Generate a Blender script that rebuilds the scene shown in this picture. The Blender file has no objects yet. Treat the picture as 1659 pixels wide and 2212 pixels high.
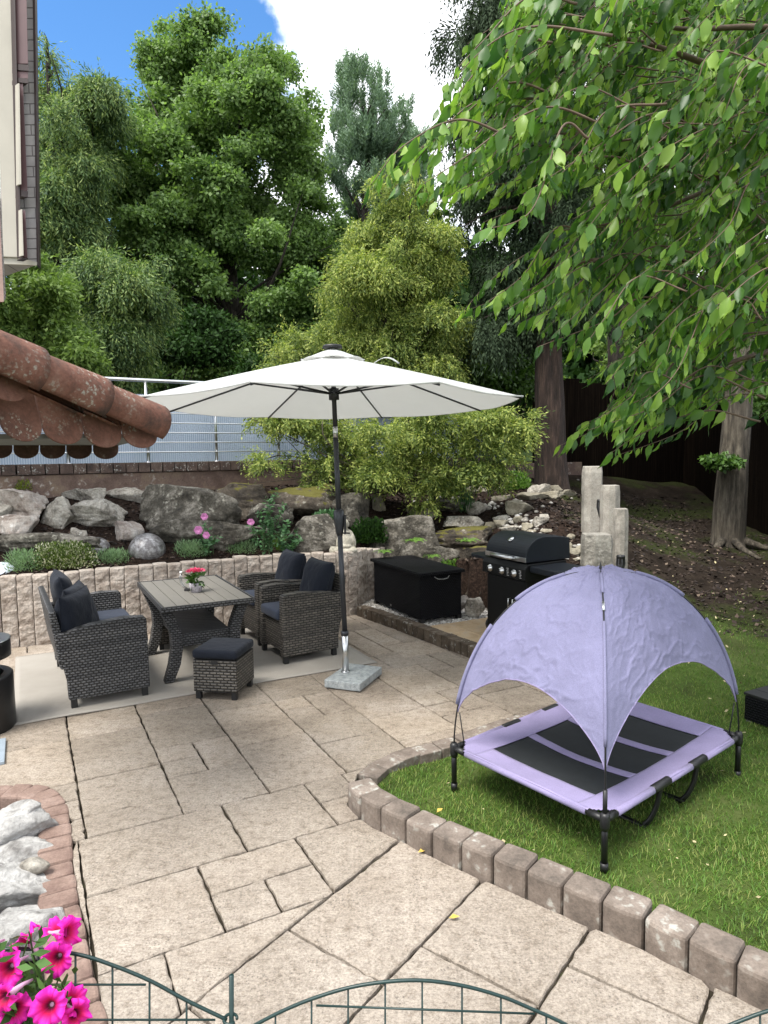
import bpy, math, random
import numpy as np
from mathutils import Vector, Matrix
random.seed(7)
RNG = np.random.default_rng(11)
R = math.radians
SC = bpy.context.scene
COL = SC.collection

# ------------------------------------------------------------ camera
CAM_H = 1.85
FD = 2650 * .553            # focal length in units of a 1659 px wide picture
PT, RL = R(4.8), R(-.77)
_r0 = np.array([1, 0, 0.]); _fw = np.array([0, math.cos(PT), -math.sin(PT)]); _u0 = np.array([0, math.sin(PT), math.cos(PT)])
_rt = math.cos(RL) * _r0 + math.sin(RL) * _u0
_up = -math.sin(RL) * _r0 + math.cos(RL) * _u0
CO = np.array([0, 0, CAM_H])
cam_d = bpy.data.cameras.new('camera'); cam = bpy.data.objects.new('camera', cam_d); COL.objects.link(cam)
cam_d.sensor_fit = 'HORIZONTAL'; cam_d.sensor_width = 30; cam_d.lens = 26.5
cam_d.clip_start = .05; cam_d.clip_end = 2000
cam.matrix_world = Matrix(((_rt[0], _up[0], -_fw[0], 0), (_rt[1], _up[1], -_fw[1], 0), (_rt[2], _up[2], -_fw[2], CAM_H), (0, 0, 0, 1)))
SC.camera = cam

# ------------------------------------------------------------ sky and sun
SUN_EL, SUN_AZ = 62, 225     # azimuth clockwise from +Y
W = bpy.data.worlds.new('World'); SC.world = W; W.use_nodes = True
nt = W.node_tree; N = nt.nodes; L = nt.links
bg = N['Background']
sky = N.new('ShaderNodeTexSky'); sky.sky_type = 'NISHITA'; sky.sun_disc = False
sky.sun_elevation = R(SUN_EL); sky.sun_rotation = R(SUN_AZ)
sky.air_density = 1.0; sky.dust_density = .35; sky.ozone_density = 3.0
tcw = N.new('ShaderNodeTexCoord')
nzw = N.new('ShaderNodeTexNoise'); nzw.inputs['Scale'].default_value = 5.5; nzw.inputs['Detail'].default_value = 9; nzw.inputs['Roughness'].default_value = .55
L.new(tcw.outputs['Generated'], nzw.inputs['Vector'])
dotn = N.new('ShaderNodeVectorMath'); dotn.operation = 'DOT_PRODUCT'
def ray(u, v):
    return _rt * (u - 829.5) / FD - _up * (v - 1106) / FD + _fw
cdir = ray(60, 110); cdir = cdir / np.linalg.norm(cdir)
dotn.inputs[1].default_value = cdir
L.new(tcw.outputs['Generated'], dotn.inputs[0])
m1 = N.new('ShaderNodeMapRange'); m1.inputs['From Min'].default_value = math.cos(R(18)); m1.inputs['From Max'].default_value = math.cos(R(6))
m1.inputs['To Min'].default_value = .17; m1.inputs['To Max'].default_value = -.22
L.new(dotn.outputs['Value'], m1.inputs['Value'])
ad = N.new('ShaderNodeMath'); ad.operation = 'ADD'
L.new(nzw.outputs['Fac'], ad.inputs[0]); L.new(m1.outputs['Result'], ad.inputs[1])
cr = N.new('ShaderNodeMapRange'); cr.interpolation_type = 'SMOOTHSTEP'
cr.inputs['From Min'].default_value = .50; cr.inputs['From Max'].default_value = .62
L.new(ad.outputs[0], cr.inputs['Value'])
mxw = N.new('ShaderNodeMix'); mxw.data_type = 'RGBA'
L.new(cr.outputs['Result'], mxw.inputs[0]); hs = N.new('ShaderNodeHueSaturation'); hs.inputs['Saturation'].default_value = 1.22; L.new(sky.outputs['Color'], hs.inputs['Color']); L.new(hs.outputs['Color'], mxw.inputs[6])
mxw.inputs[7].default_value = (7.4, 7.6, 7.9, 1)
L.new(mxw.outputs[2], bg.inputs['Color']); bg.inputs['Strength'].default_value = .13
sd = bpy.data.lights.new('sun', 'SUN'); sd.energy = 2.7; sd.angle = R(26); sd.color = (1, .955, .88)
sun = bpy.data.objects.new('sun', sd); COL.objects.link(sun)
_sv = Vector((math.sin(R(SUN_AZ)) * math.cos(R(SUN_EL)), math.cos(R(SUN_AZ)) * math.cos(R(SUN_EL)), math.sin(R(SUN_EL))))
sun.rotation_euler = _sv.to_track_quat('Z', 'Y').to_euler(); sun.location = (0, 0, 20)
SC.view_settings.view_transform = 'Standard'; SC.view_settings.look = 'None'
SC.view_settings.exposure = 1.085; SC.view_settings.gamma = 1
SC.cycles.max_bounces = 6; SC.cycles.diffuse_bounces = 3; SC.cycles.transmission_bounces = 4
SC.cycles.transparent_max_bounces = 8; SC.cycles.caustics_reflective = False; SC.cycles.caustics_refractive = False

# ------------------------------------------------------------ placing helpers
def G(u, v, z=0.):
    d = ray(u, v); return CO + d * (z - CAM_H) / d[2]
def P(u, v, y):
    d = ray(u, v); return CO + d * y / d[1]
AH = np.array([.884, .468]); BH = np.array([-.468, .884])      # the two joint directions of the terrace

# ------------------------------------------------------------ noise in numpy
def _h(ix, iy, iz, s):
    n = (ix * 374761393 + iy * 668265263 + iz * 2147483647 + s * 974711) & 0xffffffff
    n = ((n ^ (n >> 13)) * 1274126177) & 0xffffffff
    return ((n ^ (n >> 16)) & 0xffff) / 65535.
def vnoise(p, s=0):
    p = np.asarray(p, float); i = np.floor(p).astype(np.int64); f = p - i; f = f * f * (3 - 2 * f)
    r = 0
    for dx in (0, 1):
        for dy in (0, 1):
            for dz in (0, 1):
                w = (f[:, 0] if dx else 1 - f[:, 0]) * (f[:, 1] if dy else 1 - f[:, 1]) * (f[:, 2] if dz else 1 - f[:, 2])
                r = r + w * _h(i[:, 0] + dx, i[:, 1] + dy, i[:, 2] + dz, s)
    return r * 2 - 1
def fbm(p, s=0, o=4):
    p = np.asarray(p, float); r = 0; a = 1.
    for k in range(o):
        r = r + a * vnoise(p * 2 ** k, s + k); a *= .5
    return r

# ------------------------------------------------------------ materials
MATS = {}
class NT:
    def __init__(s, name):
        s.m = bpy.data.materials.new(name); s.m.use_nodes = True; s.t = s.m.node_tree
        s.b = s.t.nodes['Principled BSDF']; s.c = None
    def n(s, k, **kw):
        x = s.t.nodes.new('ShaderNode' + k)
        for a, b in kw.items():
            if a.startswith('i_'): x.inputs[int(a[2:])].default_value = b
            else: setattr(x, a, b)
        return x
    def l(s, a, b): s.t.links.new(a, b)
    def co(s):
        if s.c is None:
            tc = s.n('TexCoord'); oi = s.n('ObjectInfo'); mu = s.n('VectorMath', operation='MULTIPLY')
            cx = s.n('CombineXYZ'); s.l(oi.outputs['Random'], cx.inputs[0]); s.l(oi.outputs['Random'], cx.inputs[1]); s.l(oi.outputs['Random'], cx.inputs[2])
            s.l(cx.outputs[0], mu.inputs[0]); mu.inputs[1].default_value = (17, 31, 23)
            a = s.n('VectorMath', operation='ADD'); s.l(tc.outputs['Object'], a.inputs[0]); s.l(mu.outputs[0], a.inputs[1])
            s.c = a.outputs[0]
        return s.c
    def noise(s, scale, detail=4, rough=.6, vec=None):
        x = s.n('TexNoise'); x.inputs['Scale'].default_value = scale; x.inputs['Detail'].default_value = detail; x.inputs['Roughness'].default_value = rough
        s.l(vec if vec is not None else s.co(), x.inputs['Vector']); return x.outputs['Fac']
    def ramp(s, fac, stops):
        x = s.n('ValToRGB'); e = x.color_ramp.elements
        while len(e) < len(stops): e.new(.5)
        for k, (p, c) in enumerate(stops):
            e[k].position = p; e[k].color = (*c, 1) if len(c) == 3 else c
        s.l(fac, x.inputs[0]); return x.outputs[0]
    def mix(s, fac, a, b, mode='MIX'):
        x = s.n('Mix', data_type='RGBA', blend_type=mode)
        for v, i in ((fac, 0), (a, 6), (b, 7)):
            if hasattr(v, 'is_linked') or hasattr(v, 'links'): s.l(v, x.inputs[i])
            elif i == 0: x.inputs[0].default_value = v
            else: x.inputs[i].default_value = (*v, 1)
        return x.outputs[2]
    def math(s, op, a, b=0.):
        x = s.n('Math', operation=op)
        for v, i in ((a, 0), (b, 1)):
            if hasattr(v, 'links'): s.l(v, x.inputs[i])
            else: x.inputs[i].default_value = v
        return x.outputs[0]
    def bump(s, h, st=.3, dist=.01):
        x = s.n('Bump'); x.inputs['Strength'].default_value = st; x.inputs['Distance'].default_value = dist
        s.l(h, x.inputs['Height'])
        if s.b.inputs['Normal'].is_linked: s.l(s.b.inputs['Normal'].links[0].from_socket, x.inputs['Normal'])
        s.l(x.outputs[0], s.b.inputs['Normal'])
    def base(s, c, rough=.7, metal=0., spec=None):
        if hasattr(c, 'links'): s.l(c, s.b.inputs['Base Color'])
        else: s.b.inputs['Base Color'].default_value = (*c, 1)
        s.b.inputs['Roughness'].default_value = rough; s.b.inputs['Metallic'].default_value = metal
        if spec is not None: s.b.inputs['Specular IOR Level'].default_value = spec
        return s.m

def mul(c, k): return tuple(x * k for x in c)
def simple(name, c, rough=.6, metal=0., var=.15, sc=12, bump=0., bsc=60, dist=.004):
    if name in MATS: return MATS[name]
    t = NT(name)
    col = t.ramp(t.noise(sc, 6), [(.3, mul(c, 1 - var)), (.7, mul(c, 1 + var))])
    m = t.base(col, rough, metal)
    if bump: t.bump(t.noise(bsc, 5), bump, dist)
    MATS[name] = m; return m

def stone(name, c1, c2, c3, sc=9, spots=None, bump=.6, dist=.02, rough=.9, fine=70, moss=None):
    if name in MATS: return MATS[name]
    t = NT(name)
    a = t.ramp(t.noise(sc, 9, .68), [(.33, c1), (.5, c2), (.68, c3)])
    f = t.ramp(t.noise(fine, 5, .7), [(.3, (.62, .62, .62)), (.6, (1.06, 1.06, 1.06))])
    a = t.mix(.8, a, f, 'MULTIPLY')
    if spots:
        v = t.n('TexVoronoi', feature='F1'); v.inputs['Scale'].default_value = spots[1]
        nd = t.n('TexNoise'); nd.inputs['Scale'].default_value = spots[1] * 1.6; nd.inputs['Detail'].default_value = 4; t.l(t.co(), nd.inputs['Vector'])
        sc_ = t.n('VectorMath', operation='SCALE'); sc_.inputs['Scale'].default_value = 1.5 / spots[1]; t.l(nd.outputs['Color'], sc_.inputs[0])
        av = t.n('VectorMath', operation='ADD'); t.l(t.co(), av.inputs[0]); t.l(sc_.outputs[0], av.inputs[1]); t.l(av.outputs[0], v.inputs['Vector'])
        mm = t.math('MULTIPLY', t.ramp(v.outputs['Distance'], [(.18, (.8, .8, .8)), (.42, (0, 0, 0))]), t.ramp(t.noise(spots[2], 3), [(.5, (0, 0, 0)), (.6, (1, 1, 1))]))
        a = t.mix(mm, a, spots[0])
    if moss:
        g = t.n('NewGeometry'); sp = t.n('SeparateXYZ'); t.l(g.outputs['Normal'], sp.inputs[0])
        k = t.math('ADD', t.math('MULTIPLY', sp.outputs[2], .5), t.noise(7, 5))
        a = t.mix(t.ramp(k, [(moss[1], (0, 0, 0)), (moss[1] + .08, (1, 1, 1))]), a, moss[0])
    m = t.base(a, rough)
    t.bump(t.noise(sc * 2.2, 9, .7), bump, dist); t.bump(t.noise(fine * 1.3, 4), .35, .004)
    MATS[name] = m; return m

def wicker(name, c1, c2, dark, sx=.036, sz=.020, rough=.55, band=True):
    """flat woven strands: rows of short bulging strands over darker stakes"""
    if name in MATS: return MATS[name]
    t = NT(name); tc = t.n('TexCoord'); sp = t.n('SeparateXYZ'); t.l(tc.outputs['Object'], sp.inputs[0])
    u = t.math('ADD', sp.outputs[0], sp.outputs[1])
    cx = t.n('CombineXYZ'); t.l(u, cx.inputs[0]); t.l(sp.outputs[2], cx.inputs[1])
    br = t.n('TexBrick'); br.offset = .5; br.offset_frequency = 2; br.squash = 1
    br.inputs['Scale'].default_value = 1; br.inputs['Brick Width'].default_value = sx; br.inputs['Row Height'].default_value = sz
    br.inputs['Mortar Size'].default_value = .0085; br.inputs['Mortar Smooth'].default_value = 1; br.inputs['Bias'].default_value = .1
    br.inputs['Color1'].default_value = (*c1, 1); br.inputs['Color2'].default_value = (*c2, 1); br.inputs['Mortar'].default_value = (*dark, 1)
    t.l(cx.outputs[0], br.inputs['Vector'])
    col = t.mix(1., br.outputs['Color'], t.ramp(t.noise(45, 4), [(.3, (.75, .75, .75)), (.7, (1.2, 1.2, 1.2))]), 'MULTIPLY')
    if band:
        wv = t.n('TexNoise'); wv.inputs['Scale'].default_value = 9
        c3 = t.n('CombineXYZ'); t.l(sp.outputs[2], c3.inputs[1]); t.l(c3.outputs[0], wv.inputs['Vector'])
        col = t.mix(1., col, t.ramp(wv.outputs['Fac'], [(.4, (.65, .65, .65)), (.6, (1.1, 1.08, 1.05))]), 'MULTIPLY')
    m = t.base(col, rough)
    iv = t.math('SUBTRACT', 1., br.outputs['Fac'])
    t.bump(iv, 1., .006)
    if not band: t.b.inputs['Specular IOR Level'].default_value = .15
    MATS[name] = m; return m

def leafmat(name, dark, light, trans=.35, rough=.5, clump=.9, spec=.3, tip=None):
    if name in MATS: return MATS[name]
    t = NT(name); g = t.n('NewGeometry')
    tc = t.n('TexCoord')
    nz = t.noise(clump, 4, .6, tc.outputs['Object'])
    f = t.math('ADD', t.math('MULTIPLY', g.outputs['Random Per Island'], .55), t.math('MULTIPLY', nz, .6))
    col = t.ramp(f, [(.28, dark), (.62, light)] + ([(.82, tip)] if tip else []))
    t.base(col, rough, 0, spec)
    tr = t.n('BsdfTranslucent'); t.l(t.mix(1., col, (1.15, 1.25, .7), 'MULTIPLY'), tr.inputs['Color'])
    mx = t.n('MixShader'); mx.inputs[0].default_value = trans
    t.l(t.b.outputs[0], mx.inputs[1]); t.l(tr.outputs[0], mx.inputs[2])
    t.l(mx.outputs[0], t.t.nodes['Material Output'].inputs['Surface'])
    MATS[name] = t.m; return t.m

def bark(name, c1, c2, sc=9):
    if name in MATS: return MATS[name]
    t = NT(name); tc = t.n('TexCoord'); mp = t.n('Mapping'); mp.inputs['Scale'].default_value = (1, 1, .14); t.l(tc.outputs['Object'], mp.inputs[0])
    a = t.noise(sc * 2, 9, .7, mp.outputs[0])
    m = t.base(t.ramp(a, [(.35, mul(c1, .35)), (.5, c1), (.68, c2)]), .95)
    t.bump(a, 1., .06); t.bump(t.noise(50, 4), .4, .006); MATS[name] = m; return m

def fabric(name, c, rough=.85, wrinkle=0., sc=300, trans=0., wsc=7):
    if name in MATS: return MATS[name]
    t = NT(name); col = t.ramp(t.noise(5, 5), [(.3, mul(c, .9)), (.7, mul(c, 1.08))])
    col = t.mix(1., col, t.ramp(t.noise(sc, 2), [(.3, (.85, .85, .85)), (.7, (1.12, 1.12, 1.12))]), 'MULTIPLY')
    t.base(col, rough, 0, .2)
    t.b.inputs['Sheen Weight'].default_value = .06
    t.bump(t.noise(sc, 2), .3, .001)
    if wrinkle: t.bump(t.noise(wsc, 5, .55), wrinkle, .03)
    if trans:
        tr = t.n('BsdfTranslucent'); t.l(col, tr.inputs['Color'])
        mx = t.n('MixShader'); mx.inputs[0].default_value = trans
        t.l(t.b.outputs[0], mx.inputs[1]); t.l(tr.outputs[0], mx.inputs[2]); t.l(mx.outputs[0], t.t.nodes['Material Output'].inputs['Surface'])
    MATS[name] = t.m; return t.m

# ------------------------------------------------------------ mesh helpers
def npmesh(name, V, F, mat, parent=None, smooth=False, loc=None):
    """V (n,3); F (m,k) integer array, or a list of polygons"""
    me = bpy.data.meshes.new(name)
    if isinstance(F, np.ndarray):
        k = F.shape[1]; me.vertices.add(len(V)); me.loops.add(F.size); me.polygons.add(len(F))
        me.vertices.foreach_set('co', np.ascontiguousarray(V, np.float32).ravel())
        me.loops.foreach_set('vertex_index', np.ascontiguousarray(F, np.int32).ravel())
        me.polygons.foreach_set('loop_start', np.arange(0, F.size, k, dtype=np.int32))
        me.update(calc_edges=True)
    else:
        me.from_pydata([tuple(map(float, v)) for v in V], [], F)
    if smooth: me.polygons.foreach_set('use_smooth', [True] * len(me.polygons))
    if mat: me.materials.append(mat)
    me.validate(); me.update()
    o = bpy.data.objects.new(name, me); COL.objects.link(o)
    if parent is not None: o.parent = parent
    if loc is not None: o.location = loc
    return o
def tag(o, label=None, cat=None, group=None, kind=None):
    if label: o['label'] = label
    if cat: o['category'] = cat
    if group: o['group'] = group
    if kind: o['kind'] = kind
    return o
def thing(name, label, cat, loc=(0, 0, 0), rz=0., group=None):
    o = bpy.data.objects.new(name, None); COL.objects.link(o); o.location = loc; o.rotation_euler = (0, 0, rz)
    o.empty_display_size = .1
    return tag(o, label, cat, group)
def copy_tree(o, parent=None):
    c = o.copy(); COL.objects.link(c)
    if parent is not None: c.parent = parent
    for ch in list(o.children): copy_tree(ch, c)
    return c

class MB:
    def __init__(s): s.v = []; s.f = []
    def add(s, vs, fs):
        b = len(s.v); s.v += [tuple(map(float, p)) for p in vs]; s.f += [tuple(b + i for i in f) for f in fs]; return s
    def box(s, c, d, rz=0., tilt=None):
        x, y, z = (q / 2 for q in d)
        vs = [Vector((i * x, j * y, k * z)) for k in (-1, 1) for i, j in ((-1, -1), (1, -1), (1, 1), (-1, 1))]
        M = Matrix.Rotation(rz, 3, 'Z')
        if tilt: M = M @ Matrix.Rotation(tilt[1], 3, tilt[0])
        return s.add([M @ p + Vector(c) for p in vs], [(3, 2, 1, 0), (4, 5, 6, 7), (0, 1, 5, 4), (1, 2, 6, 5), (2, 3, 7, 6), (3, 0, 4, 7)])
    def prism(s, pts, axis, a, b):
        """extrude a 2-D outline along an axis ('x','y','z') from a to b"""
        def m(p, t): return {'x': (t, p[0], p[1]), 'y': (p[0], t, p[1]), 'z': (p[0], p[1], t)}[axis]
        n = len(pts); vs = [m(p, a) for p in pts] + [m(p, b) for p in pts]
        ar = sum(pts[i][0] * pts[(i + 1) % n][1] - pts[(i + 1) % n][0] * pts[i][1] for i in range(n))
        fs = [tuple(range(n)), tuple(range(2 * n - 1, n - 1, -1))] + [(i, n + i, n + (i + 1) % n, (i + 1) % n) for i in range(n)]
        return s.add(vs, fs)
    def tube(s, path, r, n=8, cap=True):
        P_ = [Vector(p) for p in path]; m = len(P_); rs = r if hasattr(r, '__len__') else [r] * m
        vs = []; prev = None
        for i, p in enumerate(P_):
            t = (P_[min(i + 1, m - 1)] - P_[max(i - 1, 0)]).normalized()
            if prev is None:
                a = t.cross(Vector((0, 0, 1)))
                if a.length < 1e-3: a = t.cross(Vector((1, 0, 0)))
                a.normalize()
            else:
                a = prev - t * prev.dot(t)
                a = a.normalized() if a.length > 1e-6 else t.orthogonal().normalized()
            prev = a; b = t.cross(a)
            vs += [p + (a * math.cos(2 * math.pi * k / n) + b * math.sin(2 * math.pi * k / n)) * rs[i] for k in range(n)]
        fs = [(i * n + k, i * n + (k + 1) % n, (i + 1) * n + (k + 1) % n, (i + 1) * n + k) for i in range(m - 1) for k in range(n)]
        if cap: fs += [tuple(range(n - 1, -1, -1)), tuple((m - 1) * n + k for k in range(n))]
        return s.add(vs, fs)
    def lathe(s, prof, c=(0, 0, 0), n=24, M=None):
        vs = []
        for r, z in prof:
            for k in range(n):
                p = Vector((r * math.cos(2 * math.pi * k / n), r * math.sin(2 * math.pi * k / n), z))
                vs.append((M @ p if M else p) + Vector(c))
        m = len(prof)
        fs = [(i * n + k, i * n + (k + 1) % n, (i + 1) * n + (k + 1) % n, (i + 1) * n + k) for i in range(m - 1) for k in range(n)]
        if prof[0][0] > 1e-4: fs.append(tuple(range(n - 1, -1, -1)))
        if prof[-1][0] > 1e-4: fs.append(tuple((m - 1) * n + k for k in range(n)))
        return s.add(vs, fs)
    def build(s, name, mat, parent=None, smooth=False, bevel=0., seg=2, sub=0, solid=0.):
        o = npmesh(name, s.v, s.f, mat, parent, smooth)
        if solid:
            q = o.modifiers.new('solid', 'SOLIDIFY'); q.thickness = solid; q.offset = 0
        if bevel:
            q = o.modifiers.new('bevel', 'BEVEL'); q.width = bevel; q.segments = seg; q.limit_method = 'ANGLE'; q.angle_limit = R(35)
        if sub:
            q = o.modifiers.new('sub', 'SUBSURF'); q.levels = sub; q.render_levels = sub
        return o

def smooth_path(pts, n=8):
    """Catmull-Rom through the points"""
    p = [np.array(q, float) for q in pts]; p = [2 * p[0] - p[1]] + p + [2 * p[-1] - p[-2]]; out = []
    for i in range(1, len(p) - 2):
        for k in range(n):
            t = k / n; a, b, c, d = p[i - 1], p[i], p[i + 1], p[i + 2]
            out.append(.5 * (2 * b + (c - a) * t + (2 * a - 5 * b + 4 * c - d) * t * t + (3 * b - a - 3 * c + d) * t ** 3))
    out.append(p[-2]); return out

_ico = {}
def ico(k):
    if k in _ico: return _ico[k]
    import bmesh
    b = bmesh.new(); bmesh.ops.create_icosphere(b, subdivisions=k, radius=1)
    V = np.array([v.co[:] for v in b.verts]); F = np.array([[v.index for v in f.verts] for f in b.faces], np.int32); b.free()
    _ico[k] = (V, F); return _ico[k]
def rock_geo(seed, rad, k=4, cuts=11, rough=.10, flat=0):
    g = np.random.default_rng(seed); V, F = ico(k); V = V.copy()
    for i in range(cuts):
        n = g.normal(size=3); n /= np.linalg.norm(n)
        if i == 0: n = np.array([0, 0, 1.]) + g.normal(size=3) * .12; n /= np.linalg.norm(n)
        d = g.uniform(.44, .74); e = V @ n - d; V -= np.outer(np.maximum(e, 0), n)
    nrm = V / np.linalg.norm(V, axis=1)[:, None]
    V = V + nrm * (fbm(V * 2.3 + seed * 3.1, seed, 5)[:, None] * rough)
    V = V + nrm * (fbm(V * np.array([3, 3, 10]) + seed, seed + 9, 4)[:, None] * rough * .55)
    if k > 3: V = V - nrm * (np.maximum(0, .22 - np.abs(vnoise(V * np.array([1.6, 1.6, 3.2]) + seed, seed + 4)))[:, None] * rough * 3.2)
    V = V * np.array(rad) / .76
    return V, F

# ============================================================ terrain
Z_LAWN = -.05
_pal_px = [(-190, 1262), (-90, 1256), (0, 1247), (70, 1242), (140, 1236), (210, 1229), (278, 1225), (371, 1217), (458, 1209), (572, 1199), (656, 1195), (713, 1193), (765, 1189)]
PAL = [G(u, v, .71 + .045 * max(0, u) / 765)[:2] for u, v in _pal_px] + [G(803, 1187, .705)[:2], G(842, 1182, .70)[:2]]
def terr_ctrl():
    c = [(-1, 3, -.05), (.5, 2.5, -.05), (1.5, 2, -.05), (3, 2, -.05), (.2, 4, -.05), (1.3, 4.2, -.05), (2.4, 4, -.03), (4, 4, 0), (6, 3, 0),
         (1.5, 5.2, -.0), (2.2, 5.4, .03), (3, 5.5, .06), (4.5, 6, .12), (3.2, 7, .25), (4.2, 8, .30), (5.1, 9.9, .46), (6.5, 9.5, .50), (8, 8, .45),
         (4.6, 12, .68), (3.6, 12.5, .95), (3, 9, .85), (2.65, 7.6, .62), (2.5, 6.6, .36),
         (2.2, 7.9, 1.02), (2.0, 7.0, .70), (1.85, 6.3, .45), (1.6, 8, .80), (2.1, 9, 1.12), (2.7, 10.8, 1.34), (1.5, 9.4, 1.02), (1.7, 11, 1.32), (1.0, 8.6, .62), (.6, 9.4, .95),
         (.3, 10.1, 1.25), (0, 8.9, .85), (-.2, 8.0, .72), (-.9, 9.0, 1.15), (-1.2, 7.9, .72), (-1.7, 8.6, 1.08), (-2.4, 8.3, 1.08), (-2.6, 7.3, .76), (-3.3, 7.0, .72), (-3.4, 8.2, 1.12), (-4.3, 7.0, .78), (-4.5, 7.9, 1.2), (-6, 7, .9), (-6, 8, 1.3)]
    for t in np.linspace(-3, 9, 12): c.append((-3.25 + .848 * t, 9 + .53 * t - .05, 1.40))
    for p in PAL: c.append((p[0], p[1] + .12, .66))
    c += [(x, y, 1.45) for x, y in ((-8, 12), (-3, 14), (2, 17), (7, 18), (-10, 20), (12, 20), (0, 25))] + [(9, 13, .9), (12, 9, .7), (10, 3, .2)]
    return np.array(c, float)
_tc = terr_ctrl(); _n = len(_tc)
def _phi(r2): return r2 * np.log(r2 + 1e-9) * .5
_A = np.zeros((_n + 3, _n + 3)); _d = _tc[:, None, :2] - _tc[None, :, :2]
_A[:_n, :_n] = _phi((_d ** 2).sum(2)) + np.eye(_n) * .02
_A[:_n, _n] = 1; _A[:_n, _n + 1:] = _tc[:, :2]; _A[_n:, :_n] = _A[:_n, _n:].T
_w = np.linalg.solve(_A, np.append(_tc[:, 2], [0, 0, 0]))
def T(xy):
    xy = np.atleast_2d(np.asarray(xy, float)[..., :2]); d = xy[:, None, :] - _tc[None, :, :2]
    z = _phi((d ** 2).sum(2)) @ _w[:_n] + _w[_n] + xy @ _w[_n + 1:]
    far = np.clip((np.hypot(xy[:, 0], xy[:, 1] - 8) - 14) / 10, 0, 1)
    return z * (1 - far) + 1.4 * far
def hit(u, v, y0=2.2, y1=16):
    """first point where the line of sight meets the garden ground"""
    ys = np.arange(y0, y1, .03); d = ray(u, v)
    p = CO + np.outer(ys / d[1], d); k = np.where(p[:, 2] < T(p))[0]
    return p[k[0]] if len(k) else p[-1]

def inpoly(xy, poly):
    x, y = xy[:, 0], xy[:, 1]; r = np.zeros(len(xy), bool); n = len(poly)
    for i in range(n):
        x1, y1 = poly[i][:2]; x2, y2 = poly[(i + 1) % n][:2]
        c = ((y1 > y) != (y2 > y)) & (x < (x2 - x1) * (y - y1) / ((y2 - y1) or 1e-12) + x1); r ^= c
    return r
def polydist(xy, line):
    d = np.full(len(xy), 1e9)
    for i in range(len(line) - 1):
        a = np.array(line[i][:2]); b = np.array(line[i + 1][:2]); ab = b - a
        t = np.clip(((xy - a) @ ab) / (ab @ ab), 0, 1); d = np.minimum(d, np.hypot(*(xy - a - t[:, None] * ab).T))
    return d

# kerb lines (ground plane)
K1 = [G(u, v)[:2] for u, v in [(1830, 2270), (1659, 2182), (1540, 2130), (1390, 2050), (1260, 1995), (1150, 1945), (1035, 1896), (940, 1852), (860, 1812), (805, 1787), (770, 1762), (750, 1737)]]
KF = [G(u, v)[:2] for u, v in [(772, 1672), (798, 1650), (830, 1634), (871, 1618), (919, 1606), (981, 1590), (1063, 1561), (1158, 1532), (1226, 1512)]]
K2 = [G(u, v)[:2] for u, v in [(771, 1330), (850, 1358), (1000, 1416), (1130, 1470), (1230, 1514)]]
RK = [G(u, v)[:2] for u, v in [(-160, 1712), (-60, 1702), (30, 1697), (100, 1701), (135, 1722), (150, 1760), (156, 1850), (168, 1930), (183, 2000), (195, 2060), (206, 2120), (225, 2190), (262, 2260)]]
patio_poly = [tuple(p) for p in K1[::-1]]
patio_poly = [tuple(p) for p in K1] + [tuple(p) for p in KF] + [tuple(p) for p in K2[::-1]] + [(p[0] - .04, p[1] + .14) for p in PAL[:-2][::-1]] + [(-9, 6.6), (-9, RK[0][1])] + [tuple(p) for p in RK] + [(RK[-1][0], -3), (4, -3)]
bed_poly = [(-9, RK[0][1])] + [tuple(p) for p in RK] + [(RK[-1][0], -3), (-9, -3)]
pad_poly = [tuple(p) for p in K2] + [(1.9, 5.3), (2.05, 6.0), (1.75, 6.6), (1.55, 7.35), (1.0, 7.75), (.55, 8.35), (.15, 8.5)] + [tuple(PAL[-1] + (0, .14)), tuple(PAL[-3] + (-.04, .14))]
Z_PAD = .10
def ground_z(xy):
    z = T(xy) + fbm(np.c_[xy * 3, np.zeros(len(xy))], 3, 3) * .018
    ip = inpoly(xy, pad_poly); d = polydist(xy, pad_poly + [pad_poly[0]])
    z = np.where(ip, np.where(d < .10, -.06, Z_PAD - .02), z)
    ib = inpoly(xy, patio_poly); db = polydist(xy, patio_poly + [patio_poly[0]])
    z = np.where(inpoly(xy, bed_poly), -.15 + fbm(np.c_[xy * 9, np.zeros(len(xy))], 6, 3) * .02, z)
    return np.where(ib, -.17, np.where(db < .07, np.minimum(z, -.06), z))

def grid_sheet(name, xs, ys, zf, mat, kind='structure', keep=None):
    X, Y = np.meshgrid(xs, ys); xy = np.c_[X.ravel(), Y.ravel()]; z = zf(xy)
    nx, ny = len(xs), len(ys); i = np.arange(nx * ny).reshape(ny, nx)
    F = np.stack([i[:-1, :-1], i[:-1, 1:], i[1:, 1:], i[1:, :-1]], -1).reshape(-1, 4)
    o = npmesh(name, np.c_[xy, z], F.astype(np.int32), mat, smooth=True); return tag(o, kind=kind)

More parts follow.
